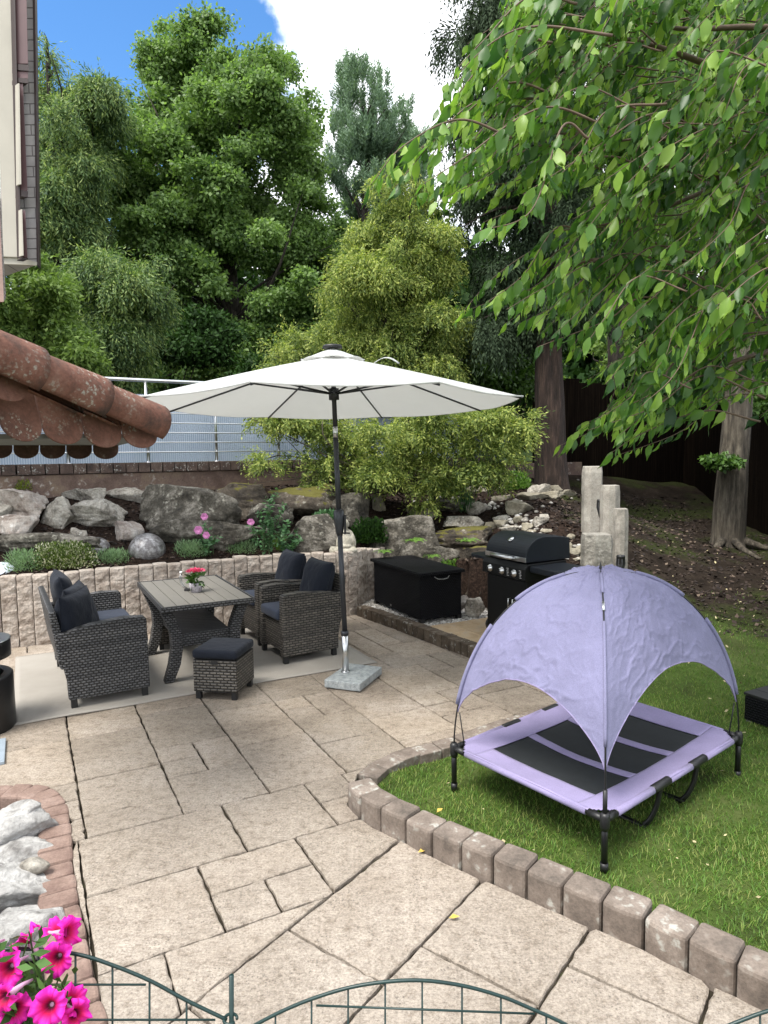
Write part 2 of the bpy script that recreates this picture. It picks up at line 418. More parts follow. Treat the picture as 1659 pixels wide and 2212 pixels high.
# ground material: grass in front, bare brown soil under the trees, bark mulch between the rocks
t = NT('garden_ground'); g = t.n('NewGeometry'); sp = t.n('SeparateXYZ'); t.l(g.outputs['Position'], sp.inputs[0])
pos = g.outputs['Position']
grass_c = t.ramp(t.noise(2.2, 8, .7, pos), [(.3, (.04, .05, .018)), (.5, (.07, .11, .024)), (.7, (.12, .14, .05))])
soil_c = t.ramp(t.noise(5, 9, .75, pos), [(.3, (.009, .007, .005)), (.5, (.022, .016, .012)), (.68, (.042, .032, .024))])  # soil tone lowered to stand in for the shade of the trees
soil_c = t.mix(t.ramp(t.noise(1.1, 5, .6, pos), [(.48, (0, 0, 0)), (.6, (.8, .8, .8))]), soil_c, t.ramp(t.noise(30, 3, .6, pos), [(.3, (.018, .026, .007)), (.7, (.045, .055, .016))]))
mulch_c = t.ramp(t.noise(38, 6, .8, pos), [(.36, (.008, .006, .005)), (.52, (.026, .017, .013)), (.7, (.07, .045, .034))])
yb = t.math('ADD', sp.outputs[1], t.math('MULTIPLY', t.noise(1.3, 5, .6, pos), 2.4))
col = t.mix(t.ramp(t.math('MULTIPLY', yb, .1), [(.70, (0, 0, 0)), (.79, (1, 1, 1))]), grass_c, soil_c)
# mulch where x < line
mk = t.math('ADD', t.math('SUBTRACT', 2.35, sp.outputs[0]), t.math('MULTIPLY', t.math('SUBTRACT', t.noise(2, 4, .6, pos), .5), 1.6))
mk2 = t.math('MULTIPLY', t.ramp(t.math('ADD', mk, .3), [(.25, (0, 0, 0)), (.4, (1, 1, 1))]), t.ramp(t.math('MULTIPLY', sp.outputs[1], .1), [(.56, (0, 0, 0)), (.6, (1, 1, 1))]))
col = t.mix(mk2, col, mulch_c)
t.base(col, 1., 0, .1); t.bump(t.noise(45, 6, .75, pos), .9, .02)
M_GROUND = t.m
xs = np.concatenate([np.linspace(-60, -6, 12)[:-1], np.arange(-6, 7, .07), np.linspace(7, 60, 14)])
ys = np.concatenate([[-30, -10, -3], np.arange(-1, 14, .07), np.linspace(14.2, 90, 20)])
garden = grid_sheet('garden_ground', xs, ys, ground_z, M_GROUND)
ts = NT('wood_floor_hill'); ts.base(ts.ramp(ts.noise(.4, 6), [(.3, (.012, .02, .008)), (.7, (.03, .05, .015))]), 1, 0, .05)
hill = grid_sheet('wooded_hill', np.linspace(-90, 90, 40), np.linspace(34, 130, 30), lambda q: 1.2 + np.clip((q[:, 1] - 34) * .32, 0, 30) + fbm(np.c_[q * .06, q[:, :1] * 0], 5, 3) * 2, ts.m)

# ============================================================ terrace paving
def paving_mat():
    t = NT('concrete_slab'); g = t.n('NewGeometry'); pos = g.outputs['Position']
    rnd = g.outputs['Random Per Island']
    a = t.ramp(t.noise(1.6, 6, .65, pos), [(.3, (.22, .185, .15)), (.5, (.325, .28, .23)), (.7, (.40, .355, .31))])
    b = t.ramp(rnd, [(0, (.84, .82, .79)), (.35, (.93, .92, .91)), (.7, (1.03, 1.0, .98)), (1, (1.13, 1.10, 1.06))])
    a = t.mix(.9, a, b, 'MULTIPLY')
    # cooler and paler towards the camera end
    sp = t.n('SeparateXYZ'); t.l(pos, sp.inputs[0])
    a = t.mix(t.ramp(t.math('MULTIPLY', sp.outputs[1], .1), [(.24, (.8, .8, .8)), (.45, (0, 0, 0))]), a, t.ramp(t.noise(3, 7, .7, pos), [(.3, (.31, .265, .22)), (.7, (.47, .415, .36))]))
    st = t.ramp(t.noise(22, 9, .82, pos), [(.34, (.52, .48, .43)), (.50, (1.05, 1.05, 1.05)), (.66, (1.22, 1.21, 1.2))])
    a = t.mix(.9, a, st, 'MULTIPLY')
    a = t.mix(.9, a, t.ramp(t.noise(85, 5, .85, pos), [(.33, (.50, .49, .48)), (.5, (1, 1, 1)), (.66, (1.35, 1.34, 1.32))]), 'MULTIPLY')
    v = t.n('TexVoronoi'); v.inputs['Scale'].default_value = 64; t.l(pos, v.inputs['Vector'])
    k = t.math('MULTIPLY', t.ramp(v.outputs['Distance'], [(.16, (1, 1, 1)), (.28, (0, 0, 0))]), t.ramp(t.noise(5, 5, .7, pos), [(.46, (0, 0, 0)), (.6, (.75, .75, .75))]))
    a = t.mix(k, a, (.13, .115, .10))
    t.base(a, .85, 0, .25)
    mp = t.n('Mapping'); mp.inputs['Rotation'].default_value = (0, 0, R(-28)); mp.inputs['Scale'].default_value = (.55, 1.3, 1); t.l(pos, mp.inputs[0])
    t.bump(t.noise(12, 9, .75, mp.outputs[0]), 1., .024); t.bump(t.noise(120, 4, .7, pos), .45, .004)
    return t.m
M_SLAB = paving_mat()
def clip(poly, a, b, c):
    """keep the part of poly where a*x+b*y<=c"""
    out = []
    for i in range(len(poly)):
        p, q = poly[i], poly[(i + 1) % len(poly)]; dp = a * p[0] + b * p[1] - c; dq = a * q[0] + b * q[1] - c
        if dp <= 0: out.append(p)
        if dp * dq < 0: s = dp / (dp - dq); out.append((p[0] + s * (q[0] - p[0]), p[1] + s * (q[1] - p[1])))
    return out
DC = np.array([.8, -.6]); CC = np.array([.6, .8]); D_LINE = -1.835
def ai(i, low=False): return (.14 if low else .18) + .2345 * i
def bj(j): return 3.5 + (.222 * j if j >= 0 else .245 * j)
spec = []
def S(i0, i1, j0, j1): spec.append((i0, i1, j0, j1))
for q in [(0, 2, 1, 3), (0, 2, 0, 1), (0, 2, 3, 6), (0, 2, 6, 8), (2, 4, 0, 2), (2, 3, 2, 3), (2, 3, 3, 4), (3, 4, 2, 4), (2, 4, 4, 7), (4, 6, 0, 3), (4, 6, 3, 6),
          (6, 7, 4, 5), (6, 7, 5, 6), (7, 8, 4, 6), (6, 8, 2, 4), (6, 8, 0, 2), (8, 10, 3, 6), (8, 10, 1, 3), (6, 8, 6, 8), (8, 10, 6, 8),
          (10, 12, 4, 7), (10, 11, 3, 4), (10, 11, 2, 3), (11, 12, 2, 4), (10, 12, 0, 2), (12, 14, 3, 6), (12, 14, 1, 3), (10, 11, 7, 8), (11, 13, 7, 9), (13, 14, 6, 8), (11, 12, 9, 11), (12, 14, 8, 10), (13, 15, 10, 12),
          (0, 3, -2, 0), (3, 5, -2, 0), (5, 6, -1, 0), (5, 6, -2, -1), (0, 2, -4, -2), (2, 4, -3, -2), (2, 3, -4, -3), (3, 4, -4, -3), (4, 6, -4, -2), (-1, 0, 1, 2), (-1, 0, 0, 1),
          (0, 1, -6, -4), (1, 4, -6, -4), (-1, 0, -3, 0), (-1, 0, -6, -3), (-3, 0, 3, 6), (-5, -3, 2, 5), (-3, 0, 6, 9)]: S(*q)
used = set()
for i0, i1, j0, j1 in spec:
    for i in range(i0, i1):
        for j in range(j0, j1): used.add((i, j))
rr = random.Random(5)
for j in range(-24, 26):
    for i in range(-30, 26):
        if (i, j) in used: continue
        w, h = rr.choice([(2, 2), (2, 2), (3, 2), (2, 3), (1, 1), (2, 1)])
        if j < 0 <= j + h: h = -j
        while w > 1 and any((i + k, j) in used for k in range(w)): w -= 1
        while h > 1 and any((i + k, j + m) in used for k in range(w) for m in range(h)): h -= 1
        for k in range(w):
            for m in range(h): used.add((i + k, j + m))
        spec.append((i, i + w, j, j + h))
slabs = []
for i0, i1, j0, j1 in spec:
    lo = j0 < 0 and j1 <= 0
    r = [(ai(i0, lo), bj(j0)), (ai(i1, lo), bj(j0)), (ai(i1, lo), bj(j1)), (ai(i0, lo), bj(j1))]
    poly = [tuple(a * AH + b * BH) for a, b in r]
    poly = clip(poly, DC[0], DC[1], D_LINE)
    slabs.append(poly)
cd = [(1.778, 3.4, -1.835, -1.364), (1.31, 1.778, -1.835, -1.364), (.6, 1.31, -1.835, -1.364), (2.01, 3.4, -1.364, -.88), (1.40, 2.01, -1.364, -.88), (.8, 1.4, -1.364, -.88), (2.24, 3.2, -.88, -.43), (1.63, 2.24, -.88, -.43), (.9, 1.63, -.88, -.43),
      (1.9, 2.9, -.43, .1), (1.3, 1.9, -.43, .1), (.6, 1.3, -.43, .1), (1.2, 2.4, .1, .6), (.5, 1.2, .1, .6)]
for c0, c1, d0, d1 in cd: slabs.append([tuple(c * CC + d * DC) for c, d in ((c0, d0), (c0, d1), (c1, d1), (c1, d0))])
for c in np.arange(-3, .6, .6):
    for d in np.arange(-1.835, 2.6, .5): slabs.append([tuple((a * CC + b * DC)) for a, b in ((c, d), (c, d + .5), (c + .6, d + .5), (c + .6, d))])
def slab_mesh(polys, z, th, gap, name, mat, region, rs=0, wob=.0022):
    g = np.random.default_rng(3 + rs); V = []; F = []
    for poly in polys:
        if len(poly) < 3: continue
        p = np.array(poly); c = p.mean(0)
        ar = .5 * abs(sum(p[i][0] * p[(i + 1) % len(p)][1] - p[(i + 1) % len(p)][0] * p[i][1] for i in range(len(p))))
        if ar < .004: continue
        if region is not None and not (inpoly(np.vstack([p * .96 + c * .04, c[None]]), region).any()): continue
        if sum(p[i][0] * p[(i + 1) % len(p)][1] - p[(i + 1) % len(p)][0] * p[i][1] for i in range(len(p))) < 0: p = p[::-1]
        # inset by gap, with an uneven broken edge
        n = len(p); ins = []
        for i in range(n):
            a, b, d = p[i - 1], p[i], p[(i + 1) % n]; e1 = (b - a) / (np.linalg.norm(b - a) + 1e-9); e2 = (d - b) / (np.linalg.norm(d - b) + 1e-9)
            n1 = np.array([-e1[1], e1[0]]); n2 = np.array([-e2[1], e2[0]]); m = n1 + n2; m = m / (m @ m + 1e-9) * 2
            ins.append(b + m * gap * g.uniform(.55, 1.5))
        ring = []
        for i in range(n):
            a, b = ins[i], ins[(i + 1) % n]; ln = np.linalg.norm(b - a); k = max(1, int(ln / .035)); e = (b - a) / (ln + 1e-9); nn = np.array([-e[1], e[0]])
            for q in range(k):
                s = q / k; ring.append(a + (b - a) * s + (nn * g.normal() * wob if q else 0))
        if region is not None:
            rg = np.array(ring); o_ = ~inpoly(rg, region)
            if o_.all(): continue
            if o_.any():
                ci = rg[~o_].mean(0)
                if not inpoly(ci[None], region)[0]: ci = rg[~o_][0] * .98 + c * .02
                R_ = np.array([q[:2] for q in region]); A1 = R_; B1 = np.roll(R_, -1, 0) - A1
                for i in np.where(o_)[0]:
                    dv = rg[i] - ci; den = dv[0] * B1[:, 1] - dv[1] * B1[:, 0]; den = np.where(abs(den) < 1e-12, 1e-12, den)
                    w_ = A1 - ci; tt = (w_[:, 0] * B1[:, 1] - w_[:, 1] * B1[:, 0]) / den; uu = (w_[:, 0] * dv[1] - w_[:, 1] * dv[0]) / den
                    ok = (tt > 1e-6) & (tt <= 1) & (uu >= 0) & (uu <= 1)
                    if ok.any(): rg[i] = ci + dv * tt[ok].min()
                keep = [0]
                for i in range(1, len(rg)):
                    if np.linalg.norm(rg[i] - rg[keep[-1]]) > .004: keep.append(i)
                ring = [rg[i] for i in keep]
                if len(ring) < 4: continue
        m = len(ring); b0 = len(V); cc = np.mean(ring, 0); tz = z + g.uniform(-.0015, .0015)
        for x, y in ring: V.append((x, y, tz - th))
        for x, y in ring: V.append((x, y, tz - .006))
        for x, y in ring:
            dd = cc - (x, y); dd = dd / np.linalg.norm(dd); V.append((x + dd[0] * .007, y + dd[1] * .007, tz + g.uniform(-.001, .001)))
        for r_ in range(2):
            for i in range(m): F.append((b0 + r_ * m + i, b0 + r_ * m + (i + 1) % m, b0 + (r_ + 1) * m + (i + 1) % m, b0 + (r_ + 1) * m + i))
        F.append(tuple(b0 + 2 * m + i for i in range(m)))
    return npmesh(name, V, F, mat)
big_poly = patio_poly
patio = tag(slab_mesh(slabs, 0, .024, .0054, 'patio', M_SLAB, big_poly), kind='structure')
tj = NT('joint_sand'); tj.base(tj.ramp(tj.noise(6, 6, .7), [(.35, (.016, .013, .010)), (.6, (.05, .042, .03)), (.74, (.05, .08, .02))]), 1, 0, .1)
jb = MB(); jp = [tuple(p) for p in big_poly]; jb.add([(x, y, -.020) for x, y in jp], [tuple(range(len(jp)))]); tag(jb.build('patio_bedding', tj.m), kind='structure')
# paved strip on the barbecue pad
pm = NT('pad_slab'); pm.base(pm.ramp(pm.noise(7, 8, .7), [(.3, (.34, .24, .14)), (.5, (.46, .34, .21)), (.7, (.40, .34, .27))]), .85); pm.bump(pm.noise(14, 8, .7), .6, .01)
def padp(u, v): return G(u, v, Z_PAD)[:2]
o0 = padp(925, 1352); e1 = AH * .235; e2 = -BH * .36; ps = []
for i in range(0, 5):
    for j in range(0, 5):
        q = o0 + e1 * i + e2 * j; ps.append([tuple(q), tuple(q + e1), tuple(q + e1 + e2), tuple(q + e2)])
tag(slab_mesh(ps, Z_PAD, .04, .004, 'paved_pad', pm.m, pad_poly, 2), kind='structure')

# ============================================================ kerbs and palisades
M_KERB = stone('kerb_concrete', (.085, .07, .058), (.18, .145, .12), (.28, .235, .20), 5, ((.42, .42, .38), 22, 5), .45, .008, fine=90)
M_KERB2 = stone('brown_block', (.05, .036, .024), (.10, .074, .05), (.17, .135, .10), 6, ((.35, .34, .30), 22, 5), .45, .008, fine=90)
M_RED = stone('red_block', (.15, .095, .078), (.235, .16, .13), (.31, .225, .19), 6, None, .3, .006, fine=90)
M_PAL = stone('split_palisade', (.27, .215, .175), (.43, .365, .31), (.55, .49, .43), 7, None, 1., .025, fine=50)
def resample(line, step):
    p = np.array(line, float); d = np.r_[0, np.cumsum(np.linalg.norm(np.diff(p, axis=0), axis=1))]
    n = max(2, int(round(d[-1] / step)) + 1); s = np.linspace(0, d[-1], n)
    return np.c_[np.interp(s, d, p[:, 0]), np.interp(s, d, p[:, 1])]
def block_row(root, line, step, thick, z0, z1, mat, name='block', side=1, bev=.012, zvar=.004, gap=.003, bow=0., seed=1, rough=0.):
    pts = resample(smooth_path([(*p, 0) for p in line], 6) if len(line) > 2 else line, step) if True else line
    pts = np.array([p[:2] for p in pts]); g = random.Random(seed); out = []
    for k in range(len(pts) - 1):
        a, b = pts[k], pts[k + 1]; e = (b - a); ln = np.linalg.norm(e); e /= ln; n = np.array([-e[1], e[0]]) * side
        zz = (z1(k) if callable(z1) else z1) + g.uniform(-zvar, zvar); zb = z0(k) if callable(z0) else z0
        x0, x1 = gap, ln - gap; m = 5 if bow else 1; ol = []
        for q in range(m + 1):
            s = q / m; ol.append((x0 + (x1 - x0) * s, -bow * math.sin(math.pi * s) if m > 1 else 0))
        ol += [(x1, thick), (x0, thick)]
        jit = g.uniform(-.004, .004)
        w = [a + e * px + n * (py + jit) for px, py in ol]
        o = MB().prism([tuple(q) for q in w], 'z', zb, zz).build(name, mat, root, bevel=bev, seg=2)
        out.append(o)
    return out
kerb = thing('kerb_edging', 'brown grey concrete block edging curving between terrace and lawn', 'garden edging')
block_row(kerb, K1, .158, .135, -.1, .124, M_KERB, side=-1, bow=.008, seed=2, bev=.016)
block_row(kerb, KF, .165, .13, -.14, .004, M_KERB, side=-1, seed=3, bev=.006)
kerb2 = thing('low_kerb_edging', 'low edging of small brown blocks in front of the storage box and grill', 'garden edging')
block_row(kerb2, K2, .098, .12, -.05, .115, M_KERB2, side=1, seed=4, bev=.007, gap=.0042)
rk = thing('red_kerb_edging', 'reddish block edging curving round the white boulders at the left', 'garden edging')
block_row(rk, RK, .118, .15, -.14, .012, M_RED, side=-1, seed=5, bev=.014, bow=.003)
pw = thing('palisade_wall', 'retaining wall of upright split faced sandstone coloured palisades behind the seating', 'retaining wall')
def palisade(root, line, step, z0, ztop, seed):
    pts = resample(smooth_path([(*p, 0) for p in line], 6), step)[:, :2]; g = np.random.default_rng(seed)
    for k in range(len(pts) - 1):
        a, b = pts[k], pts[k + 1]; e = b - a; ln = np.linalg.norm(e); e /= ln; n = np.array([-e[1], e[0]])
        zt = ztop(k, len(pts) - 1) + g.uniform(-.012, .012); th = .13; nu, nz = 13, 46; V = []; F = []
        us = np.linspace(.0035, ln - .0035, nu); zs = np.r_[np.linspace(z0, zt - .03, nz - 3), zt - .012, zt - .003, zt]
        ins = np.r_[np.zeros(nz - 3), .002, .010, .022]
        _pp = np.array([[u * 14 + k * 7.3, z * 22, seed] for z in zs for u in us]); _rel = fbm(_pp, 5, 4); _rel2 = fbm(_pp * 2, 3, 2); _q = -1
        for zi, z in enumerate(zs):
            for u in us:
                _q += 1
                s = (u / ln - .5) * 2; base = .010 * s ** 10 - .004 + ins[zi]
                rel = _rel[_q] * .0085 * min(1, (zt - z) * 20 + .2)
                q = a + e * u + n * (base + rel); V.append((q[0], q[1], z + (0 if zi < nz - 1 else _rel2[_q] * .004)))
        for zi in range(nz - 1):
            for i in range(nu - 1): c = zi * nu + i; F.append((c, c + 1, c + nu + 1, c + nu))
        # top and back
        b0 = len(V); top = (nz - 1) * nu
        for u in us: q = a + e * u + n * (th - .03 * ((u / ln - .5) * 2) ** 4); V.append((q[0], q[1], zt - .004))
        for i in range(nu - 1): F.append((top + i, top + i + 1, b0 + i + 1, b0 + i))
        b1 = len(V)
        for u in us: q = a + e * u + n * th; V.append((q[0], q[1], z0))
        for i in range(nu - 1): F.append((b0 + i, b0 + i + 1, b1 + i + 1, b1 + i))
        F.append(tuple([zi * nu for zi in range(nz)] + [b0, b1])); F.append(tuple([zi * nu + nu - 1 for zi in range(nz - 1, -1, -1)] + [b1 + nu - 1, b0 + nu - 1]))
        npmesh('palisade', V, F, M_PAL, root)
palisade(pw, PAL, .145, -.06, lambda k, n: .71 + .045 * k / n if k < n - 4 else (.74 if k == n - 4 else .71), 3)

# ============================================================ boundary wall behind the rockery
WD = np.array([.848, .53, 0]); WP = P(300, 1000, 9.0); WP[2] = 0; WN = np.array([-.53, .848, 0])
def wpt(t, n=0, z=0): return WP + WD * t + WN * n + np.array([0, 0, z])
WANG = math.atan2(WD[1], WD[0])
M_WALL = stone('painted_wall', (.075, .045, .034), (.15, .10, .08), (.22, .16, .11), 2.5, ((.42, .38, .34), 14, 3), .3, .006, fine=60, moss=None)
M_CLINK = stone('clinker', (.035, .026, .022), (.085, .055, .045), (.14, .10, .08), 7, ((.5, .5, .46), 40, 9), .5, .008, fine=80, moss=((.07, .075, .02), .93))
bw = thing('boundary_wall', 'low brown painted wall topped with a row of dark upright bricks', 'wall', wpt(0), WANG)
MB().box((2.2, .12, .95), (13, .24, 1.42)).build('wall_face', M_WALL, bw, bevel=.01)
for k in range(66):
    x = -4.2 + k * .158 + random.uniform(-.003, .003)
    MB().box((x, .12 + random.uniform(-.004, .004), 1.731), (.146, .30, .128)).build('coping_brick', M_CLINK, bw, bevel=.006)
# railing on it
M_STEEL = simple('brushed_steel', (.62, .63, .64), .28, 1., .06, 30)
ra = thing('steel_railing', 'stainless steel railing with thin horizontal rails on the brick wall', 'railing', wpt(0), WANG)
def on_wall_t(u):  # parameter t along the wall seen at picture column u
    lo, hi = -6., 12.
    for _ in range(50):
        m = (lo + hi) / 2; p = wpt(m) - CO; uu = 829.5 + FD * (p @ _rt) / (p @ _fw)
        if uu < u: lo = m
        else: hi = m
    return lo
for u in (-20, 165, 335, 480, 612, 740, 860):
    x = on_wall_t(u); b = MB().tube([(x, .05, 1.79), (x, .05, 2.86)], .021, 10); b.tube([(x, .05, 1.79), (x, .05, 1.80)], .05, 12); b.build('rail_post', M_STEEL, ra, True)
for z in (1.93, 2.06, 2.19, 2.32, 2.45, 2.58): MB().tube([(-4.2, .03, z), (6.2, .03, z)], .0095, 6).build('rail', M_STEEL, ra, True)
MB().tube([(-4.2, .05, 2.88), (6.2, .05, 2.88)], .024, 10).build('handrail', M_STEEL, ra, True)
t = NT('twin_wall_sheet'); tc = t.n('TexCoord'); wv = t.n('TexWave', wave_type='BANDS', bands_direction='X'); wv.inputs['Scale'].default_value = 11; t.l(tc.outputs['Object'], wv.inputs['Vector'])
t.base(t.mix(t.ramp(wv.outputs['Fac'], [(.2, (0, 0, 0)), (.8, (1, 1, 1))]), t.ramp(t.noise(.8, 5), [(.3, (.26, .35, .50)), (.7, (.42, .50, .62))]), (.50, .57, .68)), .3)
t.bump(wv.outputs['Fac'], .4, .01)
sh = thing('privacy_sheet', 'bluish ribbed plastic sheet standing behind the steel railing', 'privacy screen', wpt(0), WANG)
for k in range(3): MB().box((-4.2 + k * 3.24 + 1.6, .20 + .014 * (k % 2), 2.25), (3.27, .012, .92)).build('sheet', t.m, sh)

# ============================================================ rocks
_bx = np.arange(-5, -.6, .06); _by = np.arange(-1, RK[0][1] + .1, .06)
def _bedz(q): return np.where(inpoly(q, bed_poly) & (polydist(q, [tuple(p) for p in RK]) > .05), -.11 + fbm(np.c_[q * 9, q[:, :1] * 0], 6, 3) * .02, -.3)
tag(grid_sheet('bed_soil', _bx, _by, _bedz, simple('dark_soil', (.022, .017, .013), 1., 0, .5, 12, .8, 60, .02)), kind='structure')
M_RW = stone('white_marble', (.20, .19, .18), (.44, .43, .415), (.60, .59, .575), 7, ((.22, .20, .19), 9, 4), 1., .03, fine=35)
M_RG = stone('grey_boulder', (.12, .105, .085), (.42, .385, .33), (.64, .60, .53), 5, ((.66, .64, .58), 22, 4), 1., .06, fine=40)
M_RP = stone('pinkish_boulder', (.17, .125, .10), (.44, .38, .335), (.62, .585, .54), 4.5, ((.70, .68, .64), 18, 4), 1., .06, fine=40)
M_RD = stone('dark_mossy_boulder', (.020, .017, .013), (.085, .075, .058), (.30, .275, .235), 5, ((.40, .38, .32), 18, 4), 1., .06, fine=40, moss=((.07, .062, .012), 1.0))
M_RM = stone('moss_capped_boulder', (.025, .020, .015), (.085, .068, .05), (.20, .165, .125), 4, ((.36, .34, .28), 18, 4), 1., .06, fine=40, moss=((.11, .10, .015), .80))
M_RB = stone('rubble_stone', (.16, .14, .10), (.28, .25, .19), (.42, .385, .31), 6, None, .8, .03, fine=50)
def rock(u, v, w, h, mat, label, group='rocks of the rock garden', seed=None, cuts=9, dy=None, flat=1., rough=.10, sink=.08, y=None, name='boulder'):
    seed = seed if seed is not None else int(u * 7 + v * 3)
    b = hit(u, v + h / 2 - 2) if y is None else P(u, v + h / 2, y)
    Yc = b[1] + .1
    rx = w * Yc / FD / 2; rz = h * Yc / FD / 2 * (1 + sink); ry = (dy if dy else min(max(.6 * (rx + rz) / 1.3, .05), .42))
    c = P(u, v, b[1] + ry * .45); V, F = rock_geo(seed, (rx * 1.2, ry, rz * 1.2), 5 if w > 90 else 4 if w > 30 else 3, cuts + 5, rough * .6)
    c[2] -= rz * sink
    o = npmesh(name, V, F, mat, smooth=False, loc=Vector(c)); o.rotation_euler = (0, 0, 0)
    tag(o, label, 'rock', group); return o
RL_ = [
 (51, 1091, 98, 82, M_RP, 'largest pinkish grey boulder under the yellow green plant at the left'),
 (3, 1108, 34, 42, M_RG, 'pale boulder cut by the left picture edge'),
 (33, 1141, 76, 53, M_RP, 'pale slanting boulder below the large pinkish one'),
 (127, 1106, 54, 78, M_RG, 'upright pale grey boulder beside the large pinkish one'),
 (187, 1070, 66, 40, M_RG, 'pale pointed rock resting against the brown wall'),
 (272, 1067, 73, 35, M_RG, 'pale flat topped wedge rock resting against the brown wall'),
 (217, 1113, 122, 64, M_RG, 'wide grey boulder with white lichen below the two pale rocks'),
 (278, 1148, 62, 41, M_RP, 'small angular cream rock above the stone spheres'),
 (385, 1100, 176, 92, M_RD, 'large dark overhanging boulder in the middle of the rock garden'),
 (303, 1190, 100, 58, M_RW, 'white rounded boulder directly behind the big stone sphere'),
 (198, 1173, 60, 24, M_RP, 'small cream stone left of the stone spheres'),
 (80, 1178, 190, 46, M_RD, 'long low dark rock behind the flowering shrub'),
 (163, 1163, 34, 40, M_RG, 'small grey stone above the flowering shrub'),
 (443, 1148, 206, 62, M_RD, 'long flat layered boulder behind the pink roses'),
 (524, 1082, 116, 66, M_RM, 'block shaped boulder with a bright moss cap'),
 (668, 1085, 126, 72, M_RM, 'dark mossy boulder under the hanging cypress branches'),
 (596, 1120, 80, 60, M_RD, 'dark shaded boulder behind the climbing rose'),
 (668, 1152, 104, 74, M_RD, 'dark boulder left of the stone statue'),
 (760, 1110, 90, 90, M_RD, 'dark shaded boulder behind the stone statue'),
 (818, 1084, 26, 38, M_RB, 'small upright grey stone below the hanging branches'),
 (909, 1110, 51, 27, M_RB, 'squarish pale stone lying on the big shaded boulder'),
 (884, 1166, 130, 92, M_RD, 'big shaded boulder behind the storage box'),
 (1000, 1127, 84, 28, M_RG, 'long squared grey stone lying behind the grill'),
 (1014, 1160, 128, 42, M_RM, 'mossy ledge rock below the squared grey stone'),
 (1058, 1137, 30, 20, M_RB, 'small stone right of the squared grey stone'),
 (1117, 1098, 58, 30, M_RB, 'flat tan rock on the dark mulch above the grill'),
 (1167, 1059, 38, 25, M_RG, 'pale ridge shaped rock nearest the reddish tree trunk'),
 (1153, 1071, 48, 17, M_RB, 'flat rock below the pale ridge shaped one'),
 (1197, 1067, 42, 19, M_RB, 'long slanting rock beside the reddish trunk'),
 (1198, 1054, 34, 13, M_RB, 'small flat rock touching the foot of the reddish trunk'),
 (1227, 1064, 25, 16, M_RB, 'round rock right of the reddish trunk'),
 (1015, 1045, 24, 24, M_RG, 'round grey stone under the leafy cypress fringe'),
 (1036, 1041, 24, 18, M_RB, 'second stone right of the round grey one under the cypress'),
 (1033, 1057, 36, 16, M_RB, 'low flat stone under the two round ones'),
 (1089, 1076, 38, 13, M_RB, 'flat stone in the middle of the mulch slope'),
 (1092, 1118, 35, 13, M_RG, 'oval stone between the tan rock and the grill hood'),
 (1084, 1131, 28, 19, M_RB, 'tan stone just above the grill hood on the left'),
 (1101, 1144, 42, 19, M_RG, 'grey stone touching the grill hood outline'),
 (1137, 1139, 25, 25, M_RB, 'rounded tan stone behind the middle of the grill hood'),
 (1122, 1122, 18, 16, M_RB, 'little tan stone above the grill hood'),
 (1167, 1127, 34, 19, M_RG, 'grey green stone behind the right of the grill hood'),
 (1176, 1115, 24, 9, M_RG, 'thin flat stone above the grey green one'),
 (1180, 1148, 18, 12, M_RB, 'small round stone behind the right end of the grill hood'),
 (1148, 1150, 20, 12, M_RB, 'small tan stone touching the grill hood top'),
 (1032, 1097, 34, 28, M_RG, 'grey boulder beside the grass tuft on the slope'),
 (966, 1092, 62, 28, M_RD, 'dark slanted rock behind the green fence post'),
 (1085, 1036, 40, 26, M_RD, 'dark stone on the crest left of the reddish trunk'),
 (1120, 1036, 34, 24, M_RG, 'grey stone on the crest next to the reddish trunk'),
 (1235, 1160, 18, 12, M_RB, 'thin pale stone lying between grill hood and posts'),
 (1238, 1192, 30, 16, M_RB, 'pale stone right of the grill hood side'),
 (1222, 1182, 24, 16, M_RB, 'tan stone against the grill hood side'),
 (1252, 1190, 18, 22, M_RB, 'upright pale stone left of the lowest post'),
 (1242, 1208, 40, 10, M_RB, 'flat slab stone just above the grill side shelf'),
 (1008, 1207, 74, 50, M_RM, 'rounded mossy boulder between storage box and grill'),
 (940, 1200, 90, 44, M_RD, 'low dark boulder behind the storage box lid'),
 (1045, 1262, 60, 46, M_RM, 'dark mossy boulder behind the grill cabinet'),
]
_ry = {884: 8.45, 940: 8.2, 1008: 8.15, 1045: 7.75, 1014: 8.7, 1000: 8.95, 303: 7.85}
for q in RL_: rock(*q[:6], cuts=7 if q[2] > 110 else 9, y=_ry.get(q[0]))
for (u, v, w, h, y, m, l) in [(1028, 1305, 36, 38, 7.15, M_RG, 'low grey rock on the gravel beside the grill'), (1001, 1299, 26, 27, 7.25, M_RP, 'pinkish squared stone on the gravel beside the grill')]:
    rock(u, v, w, h, m, l, y=y)
# boulders in the sunken bed at the left
for (u, v, w, h, z, l) in [(22, 1790, 150, 100, -.10, 'grey white boulder nearest the curved end of the red edging'), (42, 1836, 118, 62, -.06, 'second white boulder from the curved end of the red edging'),
                        (32, 1905, 138, 92, -.05, 'broad white boulder between two others beside the red edging'), (30, 1992, 160, 118, -.04, 'nearest white boulder just above the petunias')]:
    c = G(u, v, .02); V, F = rock_geo(int(u + v), (w * c[1] / FD / 2 * 1.25, w * c[1] / FD / 2 * .85, h * c[1] / FD / 2 * 1.5), 5, 9, .065)
    o = npmesh('boulder', V, F, M_RW, loc=Vector((c[0] - .03, c[1], -.05))); tag(o, l, 'rock', 'white boulders in the sunken bed')
c = G(58, 1754, .1); V, F = rock_geo(77, (.055, .05, .03), 3, 3, .03); o = npmesh('pebble', V, F, M_RW, smooth=True, loc=Vector(c)); o.rotation_euler = (0, -.5, .5)
